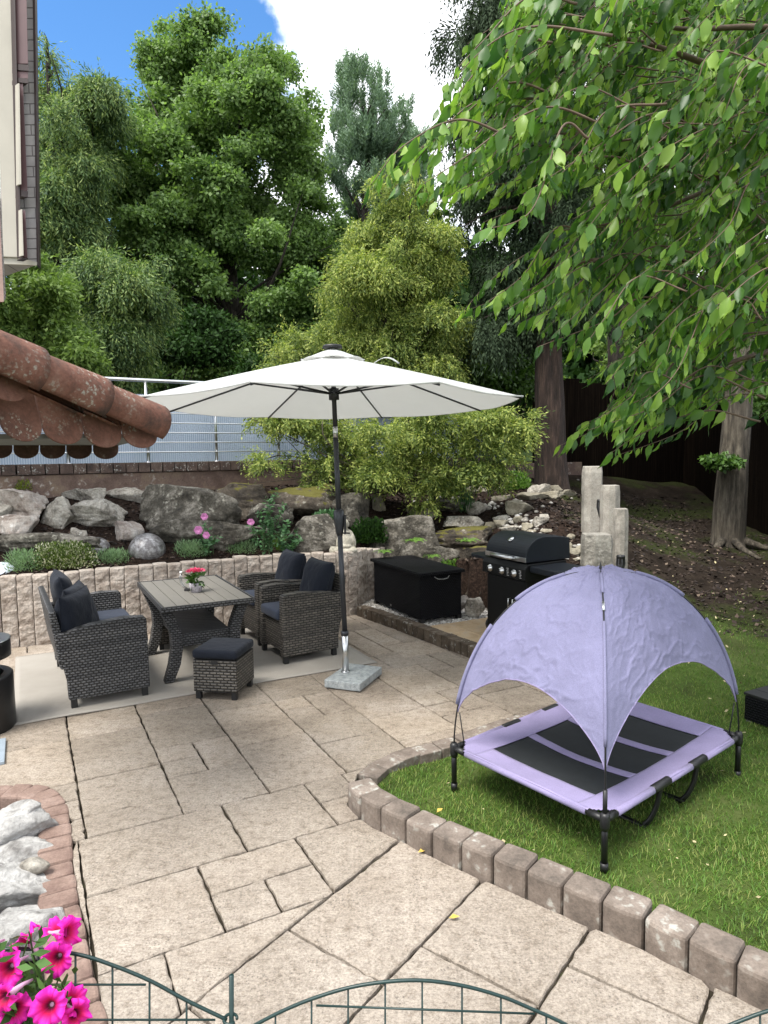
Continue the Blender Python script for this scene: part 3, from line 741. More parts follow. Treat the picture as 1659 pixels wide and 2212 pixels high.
tag(o, 'small smooth bluish pebble lying on the first white boulder', 'pebble')
c = G(76, 1868, .05); V, F = rock_geo(78, (.05, .03, .03), 3, 4, .04); o = npmesh('pebble', V, F, M_RG, smooth=True, loc=Vector(c)); tag(o, 'flat grey stone wedged between two white boulders', 'pebble')

def scatter_stones(name, pts, smin, smax, mat, seed, flat=.6):
    g = np.random.default_rng(seed); V0, F0 = ico(1); Vs = []; Fs = []
    for k, p in enumerate(pts):
        s = g.uniform(smin, smax); V = V0 * (1 + g.normal(size=V0.shape) * .13) * s * np.array([1, g.uniform(.6, 1), flat])
        a = g.uniform(0, 6.28); V = V @ np.array([[math.cos(a), -math.sin(a), 0], [math.sin(a), math.cos(a), 0], [0, 0, 1]]); Vs.append(V + p); Fs.append(F0 + k * len(V0))
    return npmesh(name, np.vstack(Vs), np.vstack(Fs).astype(np.int32), mat)
g = np.random.default_rng(4)
tg = NT('gravel'); gg = tg.n('NewGeometry'); tg.base(tg.ramp(gg.outputs['Random Per Island'], [(0, (.12, .11, .10)), (.4, (.30, .28, .25)), (.75, (.48, .46, .43)), (1, (.66, .64, .60))]), .8); tg.bump(tg.noise(60, 3), .3, .003)
xy = np.c_[g.uniform(-.4, 2.1, 26000), g.uniform(5, 8.7, 26000)]; xy = xy[inpoly(xy, pad_poly)]
xy = xy[~inpoly(xy, [tuple(o0 + e2 * -.0), tuple(o0 + e1 * 5), tuple(o0 + e1 * 5 + e2 * 5), tuple(o0 + e2 * 5)])]; xy = xy[polydist(xy, [tuple(p) for p in K2]) > .14]
tag(scatter_stones('gravel', np.c_[xy, np.full(len(xy), Z_PAD - .012)], .010, .024, tg.m, 1), 'grey and white gravel around the storage box', 'gravel', kind='stuff')
# little rubble on the slope
pts = []
for u, v, n, s in [(1058, 1094, 16, 12), (1130, 1132, 22, 28), (1150, 1150, 14, 24), (1230, 1195, 22, 26), (1085, 1040, 20, 40), (1190, 1062, 16, 40), (1120, 1085, 14, 50), (960, 1075, 14, 34), (1100, 1128, 18, 18)]:
    for k in range(n):
        p = hit(u + g.normal() * s, v + g.normal() * s * .35); pts.append(p + np.array([0, 0, .01]))
tag(scatter_stones('rubble', pts, .018, .05, tg.m, 2), 'small broken stones scattered on the mulch slope', 'rubble', kind='stuff')
# mulch chips and dead leaves
tm = NT('mulch_chip'); gg = tm.n('NewGeometry'); tm.base(tm.ramp(gg.outputs['Random Per Island'], [(0, (.010, .006, .005)), (.5, (.028, .018, .014)), (.85, (.062, .040, .029)), (1, (.14, .105, .075))]), .95)
def chips(name, xy, smin, smax, mat, seed, z=.006):
    g = np.random.default_rng(seed); n = len(xy); c = np.c_[xy, ground_z(xy) + z]; a = g.uniform(0, 6.28, n); s = g.uniform(smin, smax, n); r = g.uniform(.25, .8, n)
    d = np.c_[np.cos(a), np.sin(a), g.normal(size=n) * .35] * s[:, None]; e = np.c_[-np.sin(a), np.cos(a), g.normal(size=n) * .35] * (s * r)[:, None]
    V = np.stack([c - d, c - e, c + d, c + e], 1).reshape(-1, 3); F = np.arange(4 * n).reshape(n, 4); return npmesh(name, V, F, mat)
xy = np.c_[g.uniform(-5.5, 2.6, 30000), g.uniform(5.5, 12, 30000)]; zz = ground_z(xy); xy = xy[(zz > .3)]
tag(chips('bark_mulch', xy, .012, .035, tm.m, 3), 'dark reddish bark mulch between the rocks', 'mulch', kind='stuff')

# ============================================================ furniture
M_WICK = wicker('wicker_grey', (.085, .087, .095), (.15, .15, .155), (.003, .003, .003))
M_WICKB = wicker('wicker_brown', (.085, .076, .066), (.16, .145, .125), (.004, .0035, .003), .056, .022)
M_WICKK = wicker('wicker_black', (.006, .0065, .009), (.009, .010, .013), (.002, .002, .003), .024, .017, .6, False)
M_CUSH = fabric('charcoal_cushion', (.011, .014, .022), .9, .45, 350, wsc=11)
M_SEAT = fabric('slate_cushion', (.036, .044, .066), .95, .15, 350)
M_LEG = simple('black_plastic', (.012, .012, .013), .45)
M_SLAT = simple('grey_composite', (.165, .155, .138), .5, 0, .06, 20, .15, 120, .001)
def cushion(name, size, mat, parent, loc, rot, puff=.55, seed=0, label=None, pinch=.0):
    """pillow: superellipse outline, thick middle, thin seamed edge"""
    w, h, t_ = size; n = 22; V = []; F = []
    u = np.linspace(-1, 1, n)
    X, Y = np.meshgrid(u, u); e = np.maximum(np.abs(X), np.abs(Y)); th = (1 - np.abs(X) ** 3.2) * (1 - np.abs(Y) ** 3.2)
    th = np.clip(th, 0, 1) ** puff
    sx = X * (1 - pinch * (1 - Y ** 2) * 0 - .045 * np.abs(X) * (1 - Y * Y)) * w / 2; sy = Y * (1 - .045 * np.abs(Y) * (1 - X * X)) * h / 2
    nn = fbm(np.c_[X.ravel() * 2.2, Y.ravel() * 2.2, np.full(n * n, seed * 1.7)], seed, 3).reshape(n, n) * .10
    for s in (1, -1):
        z = s * (th * (1 + nn * s) * t_ / 2 + .004)
        V.append(np.stack([sx, sy, z], -1).reshape(-1, 3))
    V = np.vstack(V); idx = np.arange(n * n).reshape(n, n)
    F = [(int(idx[i, j]), int(idx[i, j + 1]), int(idx[i + 1, j + 1]), int(idx[i + 1, j])) for i in range(n - 1) for j in range(n - 1)]
    F += [tuple(q + n * n for q in f[::-1]) for f in F[:]]
    rim = [int(q) for q in list(idx[0, :]) + list(idx[1:, -1]) + list(idx[-1, -2::-1]) + list(idx[-2:0:-1, 0])]
    m = len(rim); F += [(rim[(k + 1) % m], rim[k], rim[k] + n * n, rim[(k + 1) % m] + n * n) for k in range(m)]
    o = npmesh(name, V, F, mat, parent, True); o.location = loc; o.rotation_euler = rot
    if label: o['label'] = label
    q = MB().tube([tuple(V[k] * np.array([1.0, 1.0, 0])) for k in rim + rim[:1]], .0045, 5).build('piping', mat, o, True)
    return o
ANG = math.atan2(.468, .884)
def seat_unit(name, label, cat, loc, rz, width, depth, hf, hb, mat, group=None, armw=.085, far_w=True, bow=0.):
    """woven armchair or sofa; faces local +x, centre of the base at the origin"""
    t = thing(name, label, cat, loc, rz, group)
    d = depth / 2; w = width / 2
    side = [(d, .065), (d - .005, hf - .02), (d - .02, hf), (d * .4, hf + .012), (-d * .4, hf - .01), (-d - .075, hb), (-d - .06, hb - .12), (-d - .035, .36), (-d - .005, .20), (-d, .065)]
    for s in (-1, 1):
        y0, y1 = sorted((s * w, s * (w - armw)))
        MB().prism(side, 'y', y0, y1).build('arm', mat, t, bevel=.010)
    MB().box((0.0, 0, .235), (depth - .06, width - 2 * armw - .004, .29)).build('seat_base', mat, t, bevel=.006)
    bk = [(-d + .03, .3), (-d - .06, .74), (-d - .105, .735), (-d - .045, .3)]
    MB().prism(bk, 'y', -w + .02, w - .02).build('backrest', mat, t, bevel=.012)
    for sx in (-1, 1):
        for sy in (-1, 1):
            MB().prism([(sx * (d - .035) - .022, sy * (w - .035) - .022), (sx * (d - .035) + .022, sy * (w - .035) - .022), (sx * (d - .035) + .022, sy * (w - .035) + .022), (sx * (d - .035) - .022, sy * (w - .035) + .022)], 'z', .0, .075).build('leg', M_LEG, t, bevel=.004)
    b = MB().box((.035, 0, .425), (depth - .03, width - 2 * armw - .012, .095)).build('seat_cushion', M_SEAT, t, True, bevel=.028, seg=4)
    return t
def frame_loc(p, rz, dx, dy):
    c, s = math.cos(rz), math.sin(rz); return (p[0] + c * dx - s * dy, p[1] + s * dx + c * dy)
RUGZ = .009
# rug
rg = MB(); q0 = G(28, 1567, .006)[:2]
rug_a, rug_b = AH, BH
for nm in (0,):
    n1, n2 = 60, 40; V = []
    for j in range(n2 + 1):
        for i in range(n1 + 1):
            p = q0 + rug_a * 2.86 * i / n1 + rug_b * 1.86 * j / n2
            V.append((p[0], p[1], .0085 + .0022 * fbm(np.array([[i * .13, j * .13, 2.]]), 1, 2)[0]))
    F = [(j * (n1 + 1) + i, j * (n1 + 1) + i + 1, (j + 1) * (n1 + 1) + i + 1, (j + 1) * (n1 + 1) + i) for j in range(n2) for i in range(n1)]
t = NT('flat_woven_rug'); tc = t.n('TexCoord'); mp = t.n('Mapping'); mp.inputs['Rotation'].default_value = (0, 0, -ANG); t.l(tc.outputs['Object'], mp.inputs[0])
wv = t.n('TexWave', bands_direction='X'); wv.inputs['Scale'].default_value = 42; wv.inputs['Distortion'].default_value = 1.5; wv.inputs['Detail'].default_value = 2; t.l(mp.outputs[0], wv.inputs['Vector'])
t.base(t.mix(.35, t.ramp(t.noise(3, 6), [(.3, (.31, .285, .25)), (.7, (.39, .36, .32))]), t.ramp(wv.outputs['Fac'], [(0, (.16, .15, .13)), (1, (.40, .37, .33))])), .95); t.bump(wv.outputs['Fac'], .5, .003)
o = npmesh('outdoor_rug', V, F, t.m, None, True); q = o.modifiers.new('s', 'SOLIDIFY'); q.thickness = .006; q.offset = -1
tag(o, 'beige flat woven rug under the wicker seating', 'rug')

# sofa (near arm towards the camera)
SA = ANG + .04
c0 = frame_loc((-2.09, 5.015), SA, 0, .62)
sofa = seat_unit('wicker_sofa', 'grey wicker two seat sofa with three charcoal cushions at the left of the table', 'sofa', (c0[0], c0[1], RUGZ), SA, 1.25, .575, .625, .565, M_WICK)
cushion('back_cushion', (.50, .46, .17), M_CUSH, sofa, (-.20, -.36, .60), (R(90), R(0), R(90 - 28)), .5, 1)
cushion('back_cushion', (.50, .46, .17), M_CUSH, sofa, (-.205, .30, .66), (R(76), 0, R(90)), .5, 2)
cushion('back_cushion', (.46, .44, .15), M_CUSH, sofa, (-.12, -.08, .62), (R(72), 0, R(90 - 20)), .5, 3)
# armchairs face the table
CA = ANG + math.pi + .06
def chair(name, label, corner, ang):
    c = frame_loc(corner, ang, -.275, -.29)
    s = seat_unit(name, label, 'armchair', (c[0], c[1], RUGZ), ang, .58, .55, .62, .585, M_WICKB, 'wicker armchairs at the table')
    cushion('back_cushion', (.47, .47, .19), M_CUSH, s, (-.20, .0, .63), (R(74), 0, R(90)), .42, 5)
    return s
# corner = front leg nearest the camera; local +y points towards the camera
chair('wicker_armchair', 'brown wicker armchair nearest the parasol pole with one charcoal cushion', (-.905, 5.87), CA)
chair('wicker_armchair', 'second brown wicker armchair farther back against the palisade wall', (-1.24, 6.47), CA)
# ottomans
def ottoman(label, c, rz, w, d, grp='wicker footstools'):
    t = thing('wicker_footstool', label, 'footstool', (c[0], c[1], .0), rz, grp)
    MB().box((0, 0, .185), (w, d, .25)).build('base', M_WICKB, t, bevel=.008)
    MB().box((0, -d / 2 - .001, .292), (.055, .006, .026)).build('grip_slot', M_LEG, t)
    for sx in (-1, 1):
        for sy in (-1, 1): MB().prism([(sx * (w / 2 - .03) + a, sy * (d / 2 - .03) + b) for a, b in ((-.02, -.02), (.02, -.02), (.02, .02), (-.02, .02))], 'z', 0, .065).build('leg', M_LEG, t, bevel=.003)
    MB().box((0, 0, .352), (w + .012, d + .012, .072)).build('seat_cushion', M_CUSH, t, True, bevel=.024, seg=4)
    return t
_f = np.array([-1.14 + 1.48, 5.02 - 5.08]); _az = math.atan2(_f[1], _f[0])
_c = np.array([-1.48, 5.08]) + np.array([math.cos(_az), math.sin(_az)]) * .175 + np.array([-math.sin(_az), math.cos(_az)]) * .185
ottoman('wicker footstool with dark cushion standing in front of the table', _c, _az, .35, .37)
ottoman('wicker footstool mostly hidden behind the left side of the table', (-2.1, 6.62), ANG, .36, .36)
# table
tb_c = (np.array([-2.37, 6.45]) + np.array([-1.1, 5.6]) + np.array([-1.77, 5.28]) + np.array([-1.68, 6.73])) / 4
tb = thing('wicker_table', 'garden table with slatted grey top and dark wicker frame', 'table', (tb_c[0], tb_c[1], RUGZ), ANG)
TW, TL = .76, 1.30; TZ = .66
for k in range(7):
    x = -TW / 2 + .022 + (k + .5) * (TW - .044) / 7
    MB().box((x, 0, TZ - .006), ((TW - .044) / 7 - .006, TL - .044, .014)).build('board', M_SLAT, tb, bevel=.002)
fr = MB()
for s in (-1, 1):
    fr.box((s * (TW / 2 - .009), 0, TZ - .018), (.02, TL, .045)); fr.box((0, s * (TL / 2 - .009), TZ - .018), (TW - .042, .02, .045))
fr.box((0, 0, TZ - .03), (TW - .05, TL - .05, .012)); fr.build('rim', M_WICK, tb, bevel=.004)
for sx in (-1, 1):
    for sy in (-1, 1):
        pts = [(.285, .62), (.235, .50), (.20, .40), (.195, .28), (.22, .14), (.28, .0)]
        out = [(p[0] + .09 * (.8 if i == 5 else 1.), p[1]) for i, p in enumerate(pts)]
        pr = [(sx * a, b) for a, b in pts] + [(sx * a, b) for a, b in out[::-1]]
        y0 = sy * (TL / 2 - .20)
        MB().prism(pr, 'y', y0 - .05, y0 + .05).build('leg', M_WICK, tb, bevel=.006)
MB().box((0, 0, .335), (.40, TL - .34, .11)).build('shelf', M_WICK, tb, bevel=.006)
# flower pot on the table
M_POT = stone('mosaic_pot', (.22, .20, .22), (.36, .33, .36), (.55, .53, .56), 30, None, .5, .004, fine=120)
fp = thing('flower_pot', 'pink kalanchoe in a patterned grey pot on the table', 'potted plant', (-1.665, 5.90, TZ + RUGZ + .001))
MB().lathe([(.040, 0), (.046, .004), (.056, .05), (.058, .085), (.054, .085), (.050, .06)], n=28).build('pot', M_POT, fp, True)
def leaves(name, pos, dr, nr, ln, wd, mat, parent=None, fold=0., loc=None):
    """many diamond leaves in one mesh; pos is the stalk end"""
    n = len(pos); dr = dr / (np.linalg.norm(dr, axis=1)[:, None] + 1e-9); sd_ = np.cross(dr, nr); sd_ /= (np.linalg.norm(sd_, axis=1)[:, None] + 1e-9)
    nn = np.cross(sd_, dr); ln = np.broadcast_to(ln, n)[:, None]; wd = np.broadcast_to(wd, n)[:, None]
    m = pos + dr * ln * .45
    V = np.stack([pos, m + sd_ * wd / 2 + nn * wd * fold, pos + dr * ln, m - sd_ * wd / 2 + nn * wd * fold], 1).reshape(-1, 3)
    return npmesh(name, V, np.arange(4 * n).reshape(n, 4), mat, parent, loc=loc)
def unit(v): return v / (np.linalg.norm(v, axis=-1, keepdims=True) + 1e-9)
def tufts(name, mat, parent, centers, n, rad, ln, wd, seed, up=.5, loc=None):
    g = np.random.default_rng(seed); c = np.asarray(centers, float); k = g.integers(0, len(c), n); d = unit(g.normal(size=(n, 3)))
    d[:, 2] = np.abs(d[:, 2]) if up > .3 else d[:, 2]
    p = c[k] + d * np.asarray(rad) * g.uniform(.35, 1, (n, 1)) ** .6
    dr = unit(d + np.array([0, 0, up]) + g.normal(size=(n, 3)) * .4); nr = unit(g.normal(size=(n, 3)) + np.array([0, -.3, .8]))
    return leaves(name, p, dr, nr, ln * g.uniform(.6, 1.2, n), wd * g.uniform(.7, 1.2, n), mat, parent, loc=loc)
M_GL = leafmat('kalanchoe_leaf', (.02, .05, .01), (.06, .13, .025), .15, .35)
M_PK = simple('kalanchoe_petal', (.72, .09, .20), .6, 0, .35, 90)
tufts('foliage', M_GL, fp, [(0, 0, .10), (0, 0, .13)], 70, (.05, .05, .035), .06, .038, 1, .1)
tufts('blossom', M_PK, fp, [(.0, 0, .185), (.02, .01, .18), (-.02, -.01, .18)], 420, (.055, .055, .022), .017, .014, 2, .6)
cg = thing('candle_holder', 'curved metal strip ornament with a black foot beside the flower pot', 'ornament', (-1.79, 5.96, TZ + RUGZ + .001))
MB().box((.03, 0, .010), (.045, .045, .02)).build('foot', M_LEG, cg, bevel=.003)
for dx in (0, .014):
    MB().tube([(.02 + dx, 0, .02), (-.012 + dx, 0, .05), (-.030 + dx, 0, .085), (-.032 + dx, 0, .12), (-.024 + dx, 0, .15)], [.0035, .004, .004, .004, .002], 6).build('metal_strip', M_STEEL, cg, True)
V, F = ico(2); npmesh('glass_ball', V * .014 + np.array([-.02, 0, .165]), F, simple('white_glass', (.75, .75, .74), .1), cg, True)

# ============================================================ parasol
M_POLE = simple('charcoal_pole', (.045, .048, .055), .4, .5, .08, 8)
t = NT('parasol_cloth'); g_ = t.n('NewGeometry'); t.base(t.ramp(t.noise(3, 5), [(.3, (.66, .68, .68)), (.7, (.71, .73, .73))]), .9, 0, .15)
t.bump(t.noise(2.5, 4), .25, .03); t.bump(t.noise(250, 2), .15, .001)
tr = t.n('BsdfTranslucent'); tr.inputs['Color'].default_value = (.80, .80, .78, 1); mx = t.n('MixShader'); mx.inputs[0].default_value = .5
t.l(t.b.outputs[0], mx.inputs[1]); t.l(tr.outputs[0], mx.inputs[2]); t.l(mx.outputs[0], t.t.nodes['Material Output'].inputs['Surface']); M_CLOTH = t.m
base_xy = (np.array([-.48, 5.30]) + np.array([-.05, 5.57])) / 2
pb = np.array([-.335, 5.47, .07]); pt_ = np.array([-.405, 5.62, 2.66])
par = thing('parasol', 'large off white octagonal parasol on a charcoal pole beside the armchairs', 'parasol', tuple(pb))
def L_(p): return tuple(np.array(p) - pb)
ax = (pt_ - pb) / np.linalg.norm(pt_ - pb)
MB().tube([L_(pb + (0, 0, .003)), L_(pb + (0, 0, .315))], .027, 16).build('steel_tube', M_STEEL, par, True)
MB().tube([L_(pb + (0, 0, .31)), L_(pb + (0, 0, .345))], .031, 14).build('collar', M_POLE, par, True)
jz = 1.25; pj = pb + ax * jz
MB().tube([L_(pb + (0, 0, .34)), L_(pj)], .021, 14).build('lower_pole', M_POLE, par, True)
MB().tube([L_(pj), L_(pb + ax * 1.93)], .0215, 14).build('upper_pole', M_POLE, par, True)
MB().tube([L_(pb + ax * 1.93), L_(pb + ax * 2.02)], .0205, 14).build('tilt_joint', M_STEEL, par, True)
MB().tube([L_(pb + ax * 2.02), L_(pt_)], .0195, 14).build('top_pole', M_POLE, par, True)
cb = MB().tube([L_(pb + ax * 1.13), L_(pb + ax * 1.16), L_(pb + ax * 1.26), L_(pb + ax * 1.33), L_(pb + ax * 1.345)], [.024, .031, .045, .043, .027], 12).build('crank_housing', M_POLE, par, True)
MB().tube([L_(pb + ax * 1.15 + (.03, -.01, 0)), L_(pb + ax * 1.15 + (.085, -.03, 0))], .007, 8).build('crank_handle', M_LEG, cb)
MB().tube([L_(pb + ax * 1.15 + (.045, -.02, -.01)), L_(pb + ax * 1.30 + (.052, -.02, 0))], .010, 8).build('crank_arm', M_LEG, cb)
hub = pb + ax * 2.60
hc = np.array([-.40, 5.60, 0]); RR = 1.52; a0 = -15
def canopy_pt(k, s, drop=0.):
    """s along the rib 0..1"""
    th = R(a0 + 45 * k); tilt = -.022
    dx, dy = RR * s * math.cos(th), RR * s * math.sin(th)
    return np.array([hc[0] + dx, hc[1] + dy, 2.655 - .385 * s ** 1.12 + tilt * dy * .8 - drop])
nr_, ns_ = 14, 8; V = []; F = []
for k in range(8):
    for i in range(ns_):
        f = i / ns_
        for j in range(nr_ + 1):
            s = j / nr_; a, b = canopy_pt(k, s), canopy_pt((k + 1) % 8, s)
            p = a * (1 - f) + b * f; p[2] -= .022 * math.sin(math.pi * f) * s
            V.append(L_(p))
m = 8 * ns_
for c in range(m):
    for j in range(nr_): a = c * (nr_ + 1) + j; b = ((c + 1) % m) * (nr_ + 1) + j; F.append((a, a + 1, b + 1, b))
cp = npmesh('canopy', V, F, M_CLOTH, par, False); q = cp.modifiers.new('s', 'SOLIDIFY'); q.thickness = .002
# valance seam and vent cap
for k in range(8):
    a, b = canopy_pt(k, 1.0, -.004), canopy_pt((k + 1) % 8, 1.0, -.004); mid = (a + b) / 2 - np.array([0, 0, .022])
    MB().tube([L_(a), L_(a * .5 + mid * .5 - (0, 0, .005)), L_(mid), L_(b * .5 + mid * .5 - (0, 0, .005)), L_(b)], .006, 5).build('hem', M_CLOTH, cp, True)
V = []; F = []; nv = 48; rows = [0, .10, .18, .24, .27]
for j, r_ in enumerate(rows):
    for i in range(nv):
        th = 2 * math.pi * i / nv; w = abs(math.sin((th - R(a0)) * 4)); rr_ = r_ * (1 - .05 * w)
        V.append(L_((hc[0] + rr_ * math.cos(th), hc[1] + rr_ * math.sin(th), 2.722 - .36 * r_ * (1 + .5 * r_) + (.020 * w if j == len(rows) - 1 else 0))))
for j in range(len(rows) - 1):
    for i in range(nv): F.append((j * nv + i, (j + 1) * nv + i, (j + 1) * nv + (i + 1) % nv, j * nv + (i + 1) % nv))
vc = npmesh('vent_cap', V, F, M_CLOTH, par, True); q = vc.modifiers.new('s', 'SOLIDIFY'); q.thickness = .002
MB().lathe([(.0, .03), (.075, .028), (.08, .018), (.08, .002), (.0, 0)], L_((hc[0], hc[1], 2.715)), 20).build('finial', M_LEG, par, True)
hubo = MB().tube([L_(pb + ax * 2.24), L_(pb + ax * 2.33)], .042, 14).build('hub', M_POLE, par, True)
for k in range(8):
    a, b = canopy_pt(k, .02, .02), canopy_pt(k, .995, .012)
    md = canopy_pt(k, .5, .017)
    MB().tube([L_(a), L_(md), L_(b)], .008, 6).build('rib', M_POLE, par, True)
    MB().tube([L_(pb + ax * 2.285), L_(canopy_pt(k, .46, .028))], .0085, 6).build('strut', M_POLE, par, True)
# tie strap lying on the canopy
V = []; s0 = canopy_pt(7, .30, -.012) * .45 + canopy_pt(0, .30, -.012) * .55
for i in range(10):
    f = i / 9; p = s0 + np.array([-.02 + .20 * f, -.12 + .03 * f, -.035 + .05 * math.sin(f * 3.0)])
    for e in (0, 1): V.append(L_(p + np.array([.01, .04, .01]) * e))
npmesh('tie_strap', V, [(2 * i, 2 * i + 1, 2 * i + 3, 2 * i + 2) for i in range(9)], M_CLOTH, par, True).modifiers.new('s', 'SOLIDIFY').thickness = .004
# granite base
M_GRAN = stone('granite', (.20, .22, .225), (.33, .355, .36), (.46, .49, .49), 26, None, .12, .002, fine=130, rough=.6)
e = np.array([-.22 + .48, 5.15 - 5.30]); az = math.atan2(5.57 - 5.15, -.05 + .22)
gb = thing('granite_weight', 'square grey granite slab holding the parasol pole', 'parasol base', (base_xy[0], base_xy[1], 0), az)
MB().box((0, 0, .040), (.46, .31, .064)).build('granite_slab', M_GRAN, gb, bevel=.006)
cx = Vector((pb[0] - base_xy[0], pb[1] - base_xy[1], .074)); cx.rotate(Matrix.Rotation(-az, 3, 'Z'))
MB().lathe([(.038, 0), (.038, .006), (.028, .008)], tuple(cx), 16).build('socket_plate', M_STEEL, gb, True)

# ============================================================ storage box
bF, bL, bR = np.array([.36, 6.91]), np.array([-.18, 8.01]), np.array([.80, 7.24])
ang = math.atan2(bL[1] - bF[1], bL[0] - bF[0]); Ls = 1.16; Ws = .53
bc = bF + np.array([math.cos(ang), math.sin(ang)]) * Ls / 2 + np.array([math.sin(ang), -math.cos(ang)]) * Ws / 2
sb = thing('storage_box', 'large black wicker storage box with flat overhanging lid on gravel', 'storage box', (bc[0], bc[1], Z_PAD), ang)
MB().box((0, 0, .265), (Ls - .03, Ws - .03, .47)).build('body', M_WICKK, sb, bevel=.008)
MB().box((0, 0, .515), (Ls + .03, Ws + .03, .034)).build('lid', M_WICKK, sb, bevel=.006)
for sx in (-1, 1):
    for sy in (-1, 1): MB().box((sx * (Ls / 2 - .04), sy * (Ws / 2 - .04), .0125), (.05, .05, .055)).build('foot', M_LEG, sb)
MB().tube([(-Ls / 2 + .003, -.09, .475), (-Ls / 2 - .02, -.06, .455), (-Ls / 2 - .026, 0, .448), (-Ls / 2 - .02, .06, .455), (-Ls / 2 + .003, .09, .475)], .006, 6).build('handle', simple('cord_grey', (.16, .16, .15), .7), sb, True)
MB().box((.12, Ws / 2 - .013, .06), (.03, .004, .022)).build('badge', M_STEEL, sb)

# ============================================================ grill
M_ENAM = None
M_ENAM = simple('black_enamel', (.012, .015, .020), .42, 0, .1, 20, .08, 200, .0006)
M_BLK = simple('black_painted_steel', (.005, .0055, .006), .5, 0, .1, 20)
for m__ in (M_ENAM, M_BLK): m__.node_tree.nodes['Principled BSDF'].inputs['Specular IOR Level'].default_value = .25
GA = R(208)
fr_ = np.array([1.275, 6.06])      # front corner of the hood nearest the camera
gc = frame_loc(fr_, GA, -.235, -.30)
gr = thing('gas_grill', 'black three burner gas grill with curved hood and side shelves', 'grill', (gc[0], gc[1], Z_PAD), GA)
zo = -Z_PAD
hood = [(.235, .86), (.235, .90)] + [(.02 + .215 * math.cos(a), .90 + .188 * math.sin(a)) for a in np.linspace(.12, 1.65, 12)] + [(-.16, 1.078), (-.285, 1.06), (-.295, .86)]
ho = MB().prism([(x, z + zo) for x, z in hood], 'y', -.30, .30).build('hood', M_ENAM, gr, False, bevel=.006)
MB().box((.238, 0, .885 + zo), (.008, .60, .042)).build('trim_strip', M_STEEL, ho, bevel=.001)
MB().tube([(.238, -.15, .885 + zo), (.290, -.14, .892 + zo), (.300, -.12, .893 + zo), (.300, .12, .893 + zo), (.290, .14, .892 + zo), (.238, .15, .885 + zo)], .017, 8).build('handle', M_STEEL, ho, True)
mt = Matrix.Rotation(R(38), 3, 'Y')
MB().lathe([(0, .014), (.030, .012), (.034, 0)], (.165, 0, 1.04 + zo), 20, mt).build('thermometer', M_STEEL, ho, True)
MB().prism([(.265, .70 + zo), (.262, .80 + zo), (.235, .845 + zo), (-.23, .852 + zo), (-.23, .70 + zo)], 'y', -.32, .32).build('control_panel', M_BLK, gr, bevel=.004)
for k, y in enumerate((-.19, -.01, .17)):
    kn = MB().lathe([(.034, 0), (.036, .006), (.026, .010), (.022, .030), (.0, .032)], (.264, y, .752 + zo), 20, Matrix.Rotation(R(90), 3, 'Y')).build('knob', M_STEEL, gr, True)
    MB().box((.300, y, .752 + zo), (.012, .009, .036)).build('knob_grip', M_LEG, kn)
M_WHT = simple('white_print', (.7, .7, .7), .6)
for y in (.075, .255):
    b = MB()
    for q in range(6): b.box((.2655, y + .004 * (q % 2), .785 - .013 * q + zo), (.0015, .030 - .01 * (q % 3 == 1), .003))
    b.build('panel_print', M_WHT, gr)
MB().box((.0, 0, .40 + zo), (.44, .58, .60)).build('cabinet', M_BLK, gr, bevel=.006)
dr_ = MB().box((.224, 0, .40 + zo), (.016, .56, .56)).build('door', M_ENAM if False else M_BLK, gr, bevel=.004)
MB().tube([(.232, .08, .50 + zo), (.262, .08, .50 + zo), (.262, .08, .40 + zo), (.232, .08, .40 + zo)], .006, 6).build('handle', M_STEEL, dr_, True)
MB().tube([(.232, .14, .50 + zo), (.262, .14, .50 + zo), (.262, .14, .40 + zo), (.232, .14, .40 + zo)], .006, 6).build('handle', M_STEEL, dr_, True)
MB().prism([(-.20, -.322), (.225, -.322), (.225, -.56), (.18, -.62), (-.16, -.62), (-.20, -.56)], 'z', .812 + zo, .842 + zo).build('side_shelf', M_ENAM, gr, bevel=.004)
MB().prism([(-.20, .32), (-.20, .66), (-.14, .72), (.16, .72), (.21, .64), (.21, .32)], 'z', .775 + zo, .835 + zo).build('side_shelf', M_ENAM, gr, bevel=.010)
for y in (-.31, .31): MB().tube([(.15, y - .014, .165 + zo), (.15, y + .014, .165 + zo)], .075, 20).build('wheel', M_LEG, gr)

